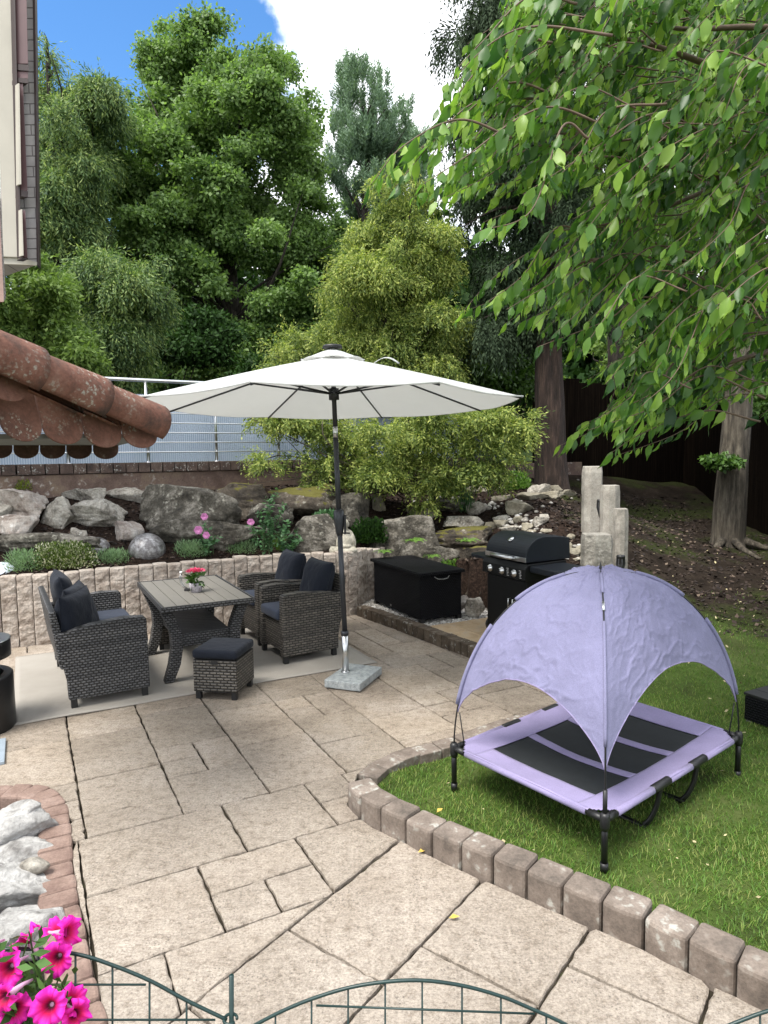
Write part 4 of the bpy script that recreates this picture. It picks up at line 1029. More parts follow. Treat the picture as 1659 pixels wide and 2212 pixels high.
# ============================================================ palisade posts on the slope
M_POST = stone('concrete_post', (.20, .185, .16), (.34, .31, .27), (.45, .42, .37), 5, None, .35, .01, fine=60)
M_POSTD = stone('rough_concrete_post', (.17, .16, .14), (.30, .28, .245), (.42, .40, .35), 9, ((.42, .40, .36), 26, 5), 1., .03, fine=40)
for (x0, x1, top, bot, y, m_, lab) in [(1267, 1306, 1008, 1140, 7.6, M_POST, 'tallest looking pale concrete post standing farthest up the slope'), (1307, 1345, 1049, 1200, 7.0, M_POST, 'pale concrete post second from the top of the slope'),
                                  (1333, 1362, 1100, 1262, 6.55, M_POST, 'slim pinkish concrete post right of the others'), (1270, 1331, 1157, 1262, 6.2, M_POSTD, 'broad rough concrete post nearest the lilac tent')]:
    a, b = P(x0, top, y), P(x1, top, y); w = b[0] - a[0]; z1 = a[2]; z0 = P(x0, bot, y)[2] - .25; c = (a + b) / 2; h = w * .5
    ol = [(-h, -h * .35), (-h * .5, -h), (h * .2 if w < .2 else h * .7, -h), (h, -h * .3), (h * .95, h), (-h * .95, h)]
    nz = 14; V = []; F = []; sd0 = x0
    for k in range(nz + 1):
        z = z0 + (z1 - z0) * k / nz
        for i, (px, py) in enumerate(ol):
            j = fbm(np.array([[i * 3.1, z * 9, sd0]]), 1, 3)[0] * (.003 if m_ is M_POST else .007); ins = .92 if k == nz else 1
            V.append((px * ins + j, py * ins + j * .6, z + (j if k == nz else 0)))
    n6 = len(ol)
    for k in range(nz):
        for i in range(n6): F.append((k * n6 + i, k * n6 + (i + 1) % n6, (k + 1) * n6 + (i + 1) % n6, (k + 1) * n6 + i))
    F.append(tuple(nz * n6 + i for i in range(n6))); F.append(tuple(range(n6 - 1, -1, -1)))
    o = npmesh('concrete_post', V, F, m_, loc=(c[0], y + h, 0)); q = o.modifiers.new('b', 'BEVEL'); q.width = .004; q.segments = 2; q.limit_method = 'ANGLE'; q.angle_limit = R(35)
    tag(o, lab, 'post', 'concrete posts on the slope')
# torch lights
def torch(u, v0, v1, y, label, foot):
    a, b = P(u, v0, y), P(u, v1, y); t = thing('solar_torch', label, 'garden light', (a[0], y, foot), 0, 'black torch lights'); H_ = a[2] - foot; k = (a[2] - b[2]) / .20
    MB().tube([(0, 0, -.05), (0, 0, H_ - .17)], .008, 8).build('stake', M_LEG, t)
    MB().lathe([(.010, H_ - .20), (.022, H_ - .16), (.042, H_ - .08), (.038, H_ - .02), (.040, H_ - .018), (.034, H_), (.0, H_ + .004)], n=14).build('lamp_head', M_LEG, t, True)
    MB().lathe([(.026, H_ - .145), (.0435, H_ - .085), (.040, H_ - .03)], n=8).build('lamp_panel', simple('smoked_plastic', (.06, .06, .065), .25), t)
torch(1297, 1079, 1137, 7.35, 'black torch light on a thin stake in front of the tallest post', 1.0)
torch(1341, 1199, 1250, 6.05, 'black torch light between the broad rough post and the slim one', .3)

# ============================================================ elevated pet bed with canopy
ZL = Z_LAWN
cF, cL, cR = np.array([.985, 2.955]), np.array([.38, 3.73]), np.array([2.05, 3.83]); cB = cL + cR - cF; cC = (cL + cR) / 2
ZB = .185
M_LIL = fabric('lilac_cloth', (.28, .245, .41), .75, .35, 260, 0, 5)
M_LILC = fabric('lilac_canopy_cloth', (.275, .27, .425), .8, .2, 260, .3, 26)
M_MESH = simple('black_mesh_cloth', (.010, .013, .015), .75, 0, .25, 25, .4, 500, .001)
M_TUBE = simple('black_steel_tube', (.008, .008, .009), .35)
bed = thing('pet_bed', 'raised lilac and black pet bed with an arched lilac canopy on the lawn', 'pet bed', (cC[0], cC[1], 0))
def B_(p, z): return (p[0] - cC[0], p[1] - cC[1], z)
for a, b in ((cL, cF), (cF, cR), (cR, cB), (cB, cL)): MB().tube([B_(a, ZB), B_(b, ZB)], .013, 10).build('frame_tube', M_TUBE, bed, True)
for c in (cL, cF, cR, cB):
    lg = MB().tube([B_(c, ZL - .01), B_(c, ZB + .02)], .0155, 12).build('leg', M_TUBE, bed, True)
    MB().tube([B_(c, ZL - .012), B_(c, ZL + .03)], .019, 12).build('foot_cap', M_LEG, lg, True)
    MB().tube([B_(c, ZB - .05), B_(c, ZB - .03), B_(c, ZB + .02), B_(c, ZB + .032)], [.018, .023, .023, .016], 12).build('corner_joint', M_LEG, lg, True)
    for o_ in (cL, cF, cR, cB):
        e = (o_ - c); l_ = np.linalg.norm(e)
        if .1 < l_ < 1.5: MB().tube([B_(c, ZB), B_(c + e / l_ * .085, ZB)], .0185, 10).build('corner_sleeve', M_LEG, lg, True)
eS = (cF - cL); lS = np.linalg.norm(eS); eS = eS / lS; eL = (cR - cF); lL = np.linalg.norm(eL); eL = eL / lL
def sagz(a, b): return ZB + .012 - .055 * math.sin(math.pi * np.clip(a / lS, 0, 1)) ** .8 * math.sin(math.pi * np.clip(b / lL, 0, 1)) ** .8
def patch(a0_, a1_, b0_, b1_, mat, name, na=14, nb=14, dz=0., corner=None):
    V = []; F = []
    for i in range(na + 1):
        for j in range(nb + 1):
            a = a0_ + (a1_ - a0_) * i / na; b = b0_ + (b1_ - b0_) * j / nb
            p = cL + eS * a + eL * b; V.append(B_(p, sagz(a, b) + dz + .003 * fbm(np.array([[a * 5, b * 5, 0]]), 2, 2)[0]))
    for i in range(na):
        for j in range(nb):
            if corner:
                a = a0_ + (a1_ - a0_) * (i + .5) / na; b = b0_ + (b1_ - b0_) * (j + .5) / nb
                if min(a, lS - a) + min(b, lL - b) < .085: continue
            c = i * (nb + 1) + j; F.append((c, c + 1, c + nb + 2, c + nb + 1))
    o = npmesh(name, V, F, mat, bed, True); q = o.modifiers.new('s', 'SOLIDIFY'); q.thickness = .003; return o
e_ = .012
patch(-e_, .155, -e_, lL + e_, M_LIL, 'border_cloth', 12, 90, .002, True); patch(lS - .155, lS + e_, -e_, lL + e_, M_LIL, 'border_cloth', 12, 90, .002, True)
patch(.155, lS - .155, -e_, .16, M_LIL, 'border_cloth', 30, 10, .002); patch(.155, lS - .155, lL - .16, lL + e_, M_LIL, 'border_cloth', 30, 10, .002)
patch(.15, lS - .15, .155, lL - .155, M_MESH, 'mesh_panel', 30, 40, -.004)
for b0_ in (.47, .86): patch(.15, lS - .15, b0_, b0_ + .065, M_LIL, 'cross_band', 30, 4, .001)
# cloth rolled over the tubes
def roll(a, b, t0, t1):
    e = b - a; MB().tube([B_(a + e * t0, ZB), B_(a + e * t1, ZB)], .019, 12).build('rolled_edge', M_LIL, bed, True)
for a, b in ((cL, cF), (cB, cR)): roll(a, b, .10, .90)
for a, b in ((cF, cR), (cL, cB)):
    for t0, t1 in ((.07, .30), (.42, .58), (.70, .93)): roll(a, b, t0, t1)
    for t0, t1 in ((.30, .42), (.58, .70)):
        e = b - a; MB().tube([B_(a + e * t0, ZB), B_(a + e * (t0 + .01), ZB + .002), B_(a + e * (t1 - .01), ZB + .002), B_(a + e * t1, ZB)], [.016, .022, .022, .016], 12).build('clamp', M_LEG, bed, True)
for tt in (.36, .64):
    p, q = cF + (cR - cF) * tt, cL + (cB - cL) * tt; i_ = unit(q - p); dn = -eL * .06
    MB().tube(smooth_path([B_(p, ZB), B_(p + dn * .5 + i_ * .01, ZB - .12), B_(p + dn + i_ * .05, ZL + .03), B_(p + dn + i_ * .12, ZL + .016), B_(q + dn - i_ * .12, ZL + .016), B_(q + dn - i_ * .05, ZL + .03), B_(q + dn * .5 - i_ * .01, ZB - .12), B_(q, ZB)], 5), .0135, 10).build('middle_leg', M_TUBE, bed, True)
# canopy: two crossing arched rods
AH_ = 1.0
corners = {'F': cF, 'L': cL, 'R': cR, 'B': cB}
def arc(c, ph, off=0.):
    d = c - cC; return np.array([cC[0] + d[0] * math.cos(ph) ** .9 * (1 + off) if math.cos(ph) > 0 else cC[0], cC[1] + d[1] * max(math.cos(ph), 0) ** .9 * (1 + off), ZB + (AH_ + off * .85) * math.sin(ph)])
def BL(p): return (p[0] - cC[0], p[1] - cC[1], p[2])
for a, b in (('F', 'B'), ('L', 'R')):
    pth = [BL(arc(corners[a], x)) for x in np.linspace(0, math.pi / 2, 22)] + [BL(arc(corners[b], x)) for x in np.linspace(math.pi / 2, 0, 22)[1:]]
    MB().tube(pth, .0045, 8).build('canopy_rod', M_TUBE, bed, True)
for c in 'LR':   # short inner stays beside the rods
    p0 = corners[c] + unit(cC - corners[c]) * .06
    MB().tube([B_(p0, ZB + .01), BL(arc(corners[c], .21, -.02))], .0035, 6).build('canopy_stay', M_TUBE, bed, True)
MB().tube([B_(cF, ZB), B_(cF, ZB + .14)], .011, 8).build('rod_sleeve', M_LEG, bed, True)
MB().lathe([(.006, -.02), (.009, 0), (.006, .02), (.0, .045)], BL((cC[0], cC[1], ZB + AH_ + .01)), 10).build('apex_cap', M_LEG, bed, True)
def sector(c1, c2, pmid, name='canopy_cloth'):
    nu, nv_ = 140, 140; V = []; F = []; sdx = ord(c1)
    S_, P2 = [], []
    for i in range(nu + 1):
        s = i / nu; pm = .215 + (pmid - .215) * (math.sin(math.pi * s)) ** .62
        for j in range(nv_ + 1): S_.append(s); P2.append(pm + (math.pi / 2 - pm) * (j / nv_))
    S_, P2 = np.array(S_), np.array(P2); k0 = np.full(len(S_), float(sdx))
    w_a = fbm(np.c_[S_ * 4 + P2 * 1.6, P2 * 4 - S_ * 2.4, k0], 4, 3)
    w_b = 1 - np.abs(fbm(np.c_[S_ * 7 - P2 * 3, P2 * 6 + S_ * 4, k0 + 7], 8, 2)) * 2
    w_c = np.clip(1 - np.abs(fbm(np.c_[S_ * 6 + P2 * 3, P2 * 8 - S_ * 4, k0 + 3], 18, 3)) * 1.5, 0, 1) ** 5 + .6 * np.clip(1 - np.abs(fbm(np.c_[S_ * 13 - P2 * 6, P2 * 9 + S_ * 6, k0 + 5], 28, 2)) * 1.5, 0, 1) ** 6
    rad_l = np.clip(1 - np.abs(vnoise(np.c_[S_ * 9, P2 * 1.2, k0 + 9], 31)) * 1.6, 0, 1) ** 4 * np.exp(-np.minimum(S_, 1 - S_) * 5)
    for i in range(nu + 1):
        s = i / nu
        for j in range(nv_ + 1):
            q_ = i * (nv_ + 1) + j; ph = P2[q_]
            a, b = arc(corners[c1], ph, -.006), arc(corners[c2], ph, -.006); p = a * (1 - s) + b * s
            out = p - np.array([cC[0], cC[1], ZB + .1]); out /= np.linalg.norm(out)
            edge = math.sin(math.pi * s); bul = .05 * edge * max(math.cos(ph), 0) ** .5
            p = p + out * (bul + (w_a[q_] * .008 + w_b[q_] * .002 + w_c[q_] * .0085 + rad_l[q_] * .008) * edge ** .5)
            V.append(BL(p))
    for i in range(nu):
        for j in range(nv_): c = i * (nv_ + 1) + j; F.append((c, c + 1, c + nv_ + 2, c + nv_ + 1))
    o = npmesh(name, V, F, M_LILC, bed, True); q = o.modifiers.new('s', 'SOLIDIFY'); q.thickness = .0025
    MB().tube([V[i * (nv_ + 1)] for i in range(nu + 1)], .0042, 6).build('binding', M_LIL, o, True); return o
sector('L', 'F', .50); sector('F', 'R', .57); sector('R', 'B', .80); sector('B', 'L', .80)
def sleeve(c, p0, p1, r_=.011, off=.004):
    pth = [BL(arc(corners[c], x, off)) for x in np.linspace(p0, p1, 12)]; MB().tube(pth, r_, 8).build('rod_pocket', M_LILC, bed, True)
for c in 'LRB':
    sleeve(c, .26, .78, .012, .006); sleeve(c, 1.0, 1.36, .012, .006)
sleeve('F', .33, .98, .008, .0); sleeve('F', 1.22, 1.5, .008, .0)
MB().tube([BL(arc(cF, 1.06, .003)), BL(arc(cF, 1.13, .003))], .0075, 8).build('ferrule', M_STEEL, bed, True)

# ============================================================ low lounge box at the right edge
lc = np.array([2.49, 4.59]); lx = .62; ly = 1.0
lo = thing('lounge_table', 'low black wicker lounge box with dark lid at the right edge of the lawn', 'lounge table', (lc[0] + AH[0] * lx / 2 - BH[0] * ly / 2 + .0, lc[1] + AH[1] * lx / 2 - BH[1] * ly / 2, T([[lc[0], lc[1]]])[0] - .02), ANG)
MB().box((0, 0, .125), (lx, ly, .17)).build('body', M_WICKK, lo, bevel=.006)
for k in range(5): MB().box((-lx / 2 + (k + .5) * lx / 5, 0, .222), (lx / 5 - .005, ly + .02, .018)).build('lid_board', M_LEG, lo, bevel=.002)
for sx in (-1, 1):
    for sy in (-1, 1): MB().box((sx * (lx / 2 - .03), sy * (ly / 2 - .03), .02), (.04, .04, .05)).build('leg', simple('grey_foot', (.3, .3, .3), .5), lo)
# ============================================================ bin and grey board at the left edge
bn = thing('standing_ashtray', 'black round standing bin with a cut out below its lid at the left edge', 'bin', (-2.86, 4.55, 0))
rb = .265
MB().lathe([(rb, 0), (rb, .37), (rb - .01, .38), (rb - .06, .38), (rb - .06, 0)], n=40).build('body', M_TUBE, bn, True, bevel=.003)
MB().lathe([(rb - .08, .36), (rb - .08, .50)], n=40).build('neck', M_TUBE, bn, True)
MB().lathe([(rb - .08, .48), (rb - .006, .50), (rb - .006, .60), (rb - .01, .615), (0, .615)], n=40).build('lid', M_TUBE, bn, True)
MB().lathe([(rb - .012, .615), (rb - .002, .618), (rb - .012, .622), (rb - .04, .618)], n=40).build('lid_rim', M_STEEL, bn, True)
p = G(6, 1640, .0); o = MB().box((0, 0, .012), (.9, .40, .02)).build('door_mat', simple('bluish_board', (.26, .31, .36), .6), None, bevel=.003); o.location = (-2.46 - .42, 4.03, .0); o.rotation_euler = (0, 0, R(118)); o.location = Vector((G(12, 1615)[0] - .36, G(12, 1615)[1] - .36 * .0 - .28, 0)); o.rotation_euler = (0, 0, ANG)
tag(o, 'bluish grey flat mat cut by the left edge of the terrace', 'mat')
# fallen leaves on terrace and lawn
M_FL = simple('fallen_leaf', (.55, .38, .08), .7, 0, .3, 60)
for k, (u, v, z) in enumerate([(980, 1985, .004), (912, 1843, .004), (1450, 1400, ZL + .05), (952, 1756, ZL + .04)]):
    c = G(u, v, z); o = leaves('fallen_leaf', np.array([[-.02, 0, .004]]), np.array([[1, .3 * k, .15]]), np.array([[0, 0, 1.]]), .045, .028, M_FL, None, .2, Vector(c))
    tag(o, ['yellow leaf lying on the front slabs', 'brown leaf at the foot of the big kerb blocks', 'yellow leaf on the lawn seen through the right canopy arch', 'pale leaf on the lawn behind the kerb'][k], 'leaf')

# ============================================================ tiled roof corner at the left
M_TILE = stone('clay_tile', (.085, .040, .028), (.17, .076, .052), (.23, .118, .085), 5, ((.33, .32, .26), 60, 3.5), .45, .006, fine=60)
M_TILED = stone('dark_clay_tile', (.05, .025, .02), (.09, .045, .035), (.13, .07, .055), 6, ((.22, .2, .17), 30, 6), .35, .006, fine=60)
M_RIDGE = stone('weathered_ridge_tile', (.065, .042, .034), (.18, .078, .054), (.26, .145, .108), 6, ((.36, .36, .31), 45, 3), .6, .01, fine=60)
roof = thing('tiled_roof', 'corner of a red clay tiled roof with lichen covered ridge tiles at the left edge', 'roof')
r0, r1 = P(-190, 692, 2.35), P(337, 916, 3.36); rd = r1 - r0; rl = np.linalg.norm(rd); rd /= rl
rs = np.cross(rd, [0, 0, 1]); rs /= np.linalg.norm(rs); ru = np.cross(rs, rd)
def ridge_tile(a, b, ra, rb_):
    n, m = 22, 10; V = []; F = []
    for sh in (0, .014):
        for j in range(m + 1):
            f = j / m; r_ = ra + (rb_ - ra) * f - sh; c = r0 + rd * (a + (b - a) * f)
            for i in range(n + 1):
                th = math.pi * (-.30 + 1.60 * i / n); V.append(c + (rs * math.cos(th) + ru * math.sin(th)) * r_)
    K = (n + 1) * (m + 1)
    for j in range(m):
        for i in range(n): c = j * (n + 1) + i; F += [(c, c + 1, c + n + 2, c + n + 1), (K + c, K + c + n + 1, K + c + n + 2, K + c + 1)]
    for i in range(n): c = m * (n + 1) + i; F += [(c, c + 1, K + c + 1, K + c), (i, K + i, K + i + 1, i + 1)]
    for j in range(m):
        for i in (0, n): c = j * (n + 1) + i; F.append((c, c + n + 1, K + c + n + 1, K + c))
    return npmesh('ridge_tile', V, F, M_RIDGE, roof, True)
def at_u(u):
    lo, hi = 0., rl
    for _ in range(40):
        m = (lo + hi) / 2; p = r0 + rd * m - CO
        if 829.5 + FD * (p @ _rt) / (p @ _fw) < u: lo = m
        else: hi = m
    return lo
e = [at_u(u) for u in (-150, 60, 202)] + [rl]
ridge_tile(-.1, e[0] + .02, .092, .104); ridge_tile(e[0], e[1] + .02, .088, .106); ridge_tile(e[1], e[2] + .02, .086, .104); ridge_tile(e[2], e[3], .084, .098)
def tail_tile(ua, ub, vtop, vbot, Ya, Yb, mat, off=0., nm='beaver_tail_tile', th=.016):
    """flat tile hanging down with a rounded lower edge"""
    a = P(ua, vbot, Ya); b = P(ub, vbot, Yb); zt = P((ua + ub) / 2, vtop, (Ya + Yb) / 2)[2]; zb = (a[2] + b[2]) / 2
    e = b - a; e[2] = 0; w = np.linalg.norm(e); e /= w; n = np.array([e[1], -e[0], 0]); pts = []
    r_ = w * .40; g_ = .0018
    for k in range(15):
        th_ = math.pi * k / 14; pts.append((w / 2 - (w / 2 - g_) * math.cos(th_), zb + r_ - r_ * math.sin(th_) ** .9))
    pts += [(w - g_, zt), (g_, zt)]
    V = []
    for s in (0, 1):
        for x, z in pts: p = a + e * x + n * (off + (z - zb) * -.28) ; p[2] = z; V.append(p - n * th * s)
    m = len(pts); F = [tuple(range(m)), tuple(range(2 * m - 1, m - 1, -1))] + [(i, m + i, m + (i + 1) % m, (i + 1) % m) for i in range(m)]
    o = npmesh(nm, V, F, mat, roof); q = o.modifiers.new('b', 'BEVEL'); q.width = .004; q.segments = 2; q.limit_method = 'ANGLE'; q.angle_limit = R(50); return o
Yf = lambda u: 2.66 + (3.36 - 2.66) * u / 352
for k, (ua, ub, vt, vb) in enumerate([(-180, -85, 720, 946), (-85, 12, 750, 950), (13, 101, 785, 954), (102, 189, 825, 960), (190, 271, 862, 967), (272, 347, 900, 968)]):
    tail_tile(ua, ub, vt, vb, Yf(ua), Yf(ub), M_TILE)
for (ua, ub, vt, vb) in [(-130, -38, 720, 862), (-38, 60, 755, 868)]: tail_tile(ua, ub, vt, vb, Yf(ua) - .02, Yf(ub) - .02, M_TILE, .03)
for k in range(7):
    ua = 258 - 57.5 * (k + 1); tail_tile(ua, ua + 56.5, 955, 992 - k * .4, 4.55, 4.6, M_TILED)
a, b, c, d = P(-190, 950, 2.5), P(335, 945, 3.4), P(256, 962, 4.63), P(-190, 962, 4.55)
mb = MB(); mb.add([a, b, c, d] + [p + np.array([0, 0, .02]) for p in (a, b, c, d)], [(3, 2, 1, 0), (4, 5, 6, 7), (0, 1, 5, 4), (1, 2, 6, 5), (2, 3, 7, 6), (3, 0, 4, 7)])
mb.build('eave_board', simple('grey_eave', (.16, .17, .16), .7, 0, .2, 8), roof)
a, b = P(-190, 800, 2.75), P(300, 905, 3.5); c = P(230, 955, 4.7); d = P(-190, 760, 4.7)
mb = MB(); mb.add([a, b, c, d] + [p + np.array([0, 0, .03]) for p in (a, b, c, d)], [(3, 2, 1, 0), (4, 5, 6, 7), (0, 1, 5, 4), (1, 2, 6, 5), (2, 3, 7, 6), (3, 0, 4, 7)])
mb.build('rear_slope', M_TILED, roof)

# ============================================================ house wall at the left
M_PANEL = simple('beige_panel', (.40, .37, .32), .7, 0, .08, 3, .1, 30, .003)
M_PLAST = stone('rough_white_plaster', (.55, .55, .54), (.66, .66, .65), (.74, .74, .73), 12, None, 1., .03, fine=40)
M_SHUT = simple('brown_shutter', (.115, .062, .066), .5, 0, .12, 4)
M_SHUTD = simple('dark_brown_shutter', (.028, .014, .013), .5)
t = NT('grey_shingle'); tc = t.n('TexCoord'); sp = t.n('SeparateXYZ'); t.l(tc.outputs['Object'], sp.inputs[0]); cx = t.n('CombineXYZ'); t.l(sp.outputs[0], cx.inputs[0]); t.l(sp.outputs[2], cx.inputs[1])
br = t.n('TexBrick'); br.offset = .5; br.inputs['Scale'].default_value = 1; br.inputs['Brick Width'].default_value = .19; br.inputs['Row Height'].default_value = .085; br.inputs['Mortar Size'].default_value = .006; br.inputs['Mortar Smooth'].default_value = .4
br.inputs['Color1'].default_value = (.36, .345, .35, 1); br.inputs['Color2'].default_value = (.42, .40, .40, 1); br.inputs['Mortar'].default_value = (.16, .15, .15, 1); t.l(cx.outputs[0], br.inputs['Vector'])
t.base(t.mix(.5, br.outputs['Color'], t.ramp(t.noise(14, 5), [(.3, (.7, .7, .7)), (.7, (1.1, 1.1, 1.1))]), 'MULTIPLY'), .8); t.bump(t.math('SUBTRACT', 1., br.outputs['Fac']), .6, .01); M_SHING = t.m
house = thing('house', 'upper corner of a grey shingled house with brown shutters at the left edge', 'house')
def wallpiece(name, px, Y, th, mat, parent=house, bevel=0., away=(-.8, .6)):
    pts = [P(u, v, Y) for u, v in px]; ex = np.array([away[0], away[1], 0]) * th
    m = len(pts); V = pts + [p + ex for p in pts]; F = [tuple(range(m)), tuple(range(2 * m - 1, m - 1, -1))] + [(i, m + i, m + (i + 1) % m, (i + 1) % m) for i in range(m)]
    b = MB(); b.add(V, F); return b.build(name, mat, parent, bevel=bevel)
wallpiece('shingle_wall', [(-260, -150), (72, -150), (80, 572), (-260, 558)], 6.0, 3.5, M_SHING)
wallpiece('corner_trim', [(68, -150), (74, -150), (84, 574), (79, 573)], 5.96, .10, M_SHUTD, bevel=.004, away=(-.3, .95))
wallpiece('facade_panel', [(-260, -150), (28, -150), (46, 556), (-260, 545)], 5.93, .06, M_PANEL, bevel=.004)
wallpiece('bottom_rail', [(-260, 548), (46, 557), (80, 566), (80, 573), (-260, 559)], 5.95, .04, M_PANEL)
for k, px in enumerate([[(29, -150), (55, -150), (61, 138), (36, 138)], [(37, 154), (61, 154), (61, 170), (37, 170)], [(42, 180), (50, 180), (60, 412), (44, 412)], [(47, 454), (55, 454), (60, 557), (50, 557)]]):
    s_ = wallpiece('shutter', px, 5.86, .07, M_SHUT, bevel=.004)
for px in [[(36, 138), (62, 140), (62, 153), (36, 151)], [(36, 167), (61, 170), (61, 180), (36, 177)], [(43, 410), (61, 413), (60, 426), (43, 423)], [(47, 557), (60, 557), (60, 561), (47, 560)]]:
    wallpiece('dark_slot_strip', px, 5.85, .08, M_SHUTD)  # dark-coloured strips stand in for the open slots between the shutters
wallpiece('window_trim', [(25, -150), (29, -150), (46, 555), (43, 555)], 5.84, .05, M_SHUTD)
wallpiece('window_trim', [(39, 180), (42, 180), (46, 398), (41, 398)], 5.80, .05, M_PANEL)
wallpiece('window_trim', [(46, 452), (48, 452), (51, 552), (47, 552)], 5.80, .05, M_PANEL)
h2 = thing('plaster_gable', 'rough white plaster edge of a nearer wall with a pinkish beam at the far left', 'wall')
wallpiece('plaster_edge', [(-200, 250), (-4, 250), (2, 400), (6, 520), (13, 642), (9, 650), (-200, 600)], 3.2, .5, M_PLAST, h2)
wallpiece('beam', [(-200, 360), (-3, 400), (8, 640), (8, 652), (-200, 640)], 3.15, .2, simple('pinkish_beam', (.30, .20, .17), .8, 0, .2, 10, .3), h2)

# ============================================================ wire fence in front
M_GRN = simple('green_coated_wire', (.006, .026, .024), .4, 0, .2, 30)
YW = 1.16
wf = thing('wire_fence', 'dark green arched wire border fence in front of the terrace', 'fence', tuple(P(500, 2150, YW) * np.array([1, 1, 0])))
def WL(u, v, dy=0.): p = P(u, v, YW + dy); q = P(500, 2150, YW); return (p[0] - q[0], p[1] - q[1], p[2])
archA = [(-420, 2185), (-330, 2128), (-200, 2080), (-60, 2056), (60, 2050), (165, 2061), (243, 2085), (323, 2118), (403, 2161), (490, 2203)]
archB = [(500, 2243), (555, 2212), (610, 2184), (673, 2158), (752, 2134), (832, 2121), (912, 2118), (998, 2129), (1082, 2152), (1150, 2180), (1220, 2212), (1300, 2260)]
archC = [(1390, 2290), (1500, 2246), (1600, 2205), (1659, 2184), (1740, 2165), (1830, 2158), (1920, 2168), (2010, 2196)]
for ar in (archA, archB, archC): MB().tube(smooth_path([WL(u, v) for u, v in ar], 6), .0032, 8).build('arch_wire', M_GRN, wf, True)
def arch_v(ar, u):
    for i in range(len(ar) - 1):
        if ar[i][0] <= u <= ar[i + 1][0]: return ar[i][1] + (ar[i + 1][1] - ar[i][1]) * (u - ar[i][0]) / (ar[i + 1][0] - ar[i][0])
for ar, us in ((archA, range(-317, 480, 80)), (archB, (595, 673, 752, 832, 912, 998, 1082, 1180)), (archC, (1500, 1578, 1642, 1720, 1800, 1880))):
    for u in us:
        v = arch_v(ar, u)
        MB().tube([WL(u, v + 1, .004), WL(u + (u - 830) * .0, 2520, .004)], .0019, 6).build('upright_wire', M_GRN, wf, True)
for u0_, v0_, u1_, v1_ in [(-300, 2127, 315, 2127), (-330, 2203, 465, 2203), (683, 2172, 1155, 2190), (560, 2250, 1240, 2262), (-330, 2290, 480, 2290)]:
    MB().tube([WL(u0_, v0_, -.003), WL(u1_, v1_, -.003)], .0019, 6).build('cross_wire', M_GRN, wf, True)
MB().tube([WL(500, 2107, .01), WL(500, 2560, .01)], .0045, 12).build('fence_post', M_GRN, wf, True)
MB().tube([(WL(500, 2199)[0] + .012 * math.cos(a) - .002, WL(500, 2199)[1] + .012 * math.sin(a) + .0, WL(500, 2199)[2] - .002) for a in np.linspace(0, 5.6, 14)], .0028, 6).build('wire_loop', M_GRN, wf, True)
rb_ = MB().box((.1, .95, .34), (3.4, .5, .68)).build('raised_bed', M_KERB, None, bevel=.01); tag(rb_, 'low walled bed below the green wire fence', 'planting bed')

# ============================================================ petunias
t = NT('petunia_petal'); tc = t.n('TexCoord'); sp = t.n('SeparateXYZ'); t.l(tc.outputs['Object'], sp.inputs[0])
ln = t.n('VectorMath', operation='LENGTH'); cx = t.n('CombineXYZ'); t.l(sp.outputs[0], cx.inputs[0]); t.l(sp.outputs[1], cx.inputs[1]); t.l(cx.outputs[0], ln.inputs[0])
at = t.math('ARCTAN2', sp.outputs[1], sp.outputs[0]); ry_ = t.math('ABSOLUTE', t.math('SINE', t.math('MULTIPLY', at, 2.5)))
rad = t.math('MULTIPLY', ln.outputs['Value'], 30.)
col = t.ramp(rad, [(.04, (.10, .10, .03)), (.16, (.09, .005, .03)), (.32, (.55, .008, .09)), (.62, (.80, .03, .46))])
col = t.mix(t.ramp(ry_, [(0, (.8, .8, .8)), (.16, (0, 0, 0))]), col, (.50, .008, .16))
t.base(col, .6, 0, .2); t.bump(t.noise(120, 4), .3, .002)
tr = t.n('BsdfTranslucent'); t.l(col, tr.inputs['Color']); mx = t.n('MixShader'); mx.inputs[0].default_value = .3
t.l(t.b.outputs[0], mx.inputs[1]); t.l(tr.outputs[0], mx.inputs[2]); t.l(mx.outputs[0], t.t.nodes['Material Output'].inputs['Surface']); M_PET = t.m
M_TUBEP = simple('petunia_tube', (.50, .28, .42), .6, 0, .2, 60)
M_PLEAF = leafmat('petunia_leaf', (.025, .06, .015), (.08, .17, .04), .25, .6)
pe = thing('petunia_plant', 'bright magenta petunias in bloom at the bottom left corner', 'flowering plant', tuple(P(60, 2200, 1.05) * np.array([1, 1, 1])))
pl = np.array(pe.location)
def petunia(u, v, Y, r_px, face, seed):
    g = np.random.default_rng(seed); R_ = r_px * Y / FD; n, m = 60, 14; V = []; F = []; ph = g.uniform(0, 6.28)
    for j in range(m + 1):
        s = j / m; r_ = R_ * s ** .9
        for i in range(n):
            a = 2 * math.pi * i / n; lob = 1 + .10 * abs(math.cos(2.5 * a + ph)) * s - .05 * s; rr_ = r_ * lob
            z = -.030 * (1 - s) ** 2.2 * (R_ / .03) + .006 * math.sin(5 * a + 2 * ph) * s * s + .0042 * math.sin(13 * a + ph) * s ** 3 + .003 * math.sin(7 * a + 3 * ph) * s ** 2 - .006 * s ** 4
            V.append((rr_ * math.cos(a), rr_ * math.sin(a), z))
    for j in range(m):
        for i in range(n): F.append((j * n + i, j * n + (i + 1) % n, (j + 1) * n + (i + 1) % n, (j + 1) * n + i))
    o = npmesh('flower', V, F, M_PET, pe, True); p = P(u, v, Y) - pl; o.location = Vector(p)
    f = Vector(face).normalized(); o.rotation_euler = f.to_track_quat('Z', 'Y').to_euler()
    MB().tube([(0, 0, -.024 * R_ / .03), (0, 0, -.045), (.004, 0, -.060)], [.006, .0032, .002], 8).build('flower_tube', M_TUBEP, o, True)
    return o
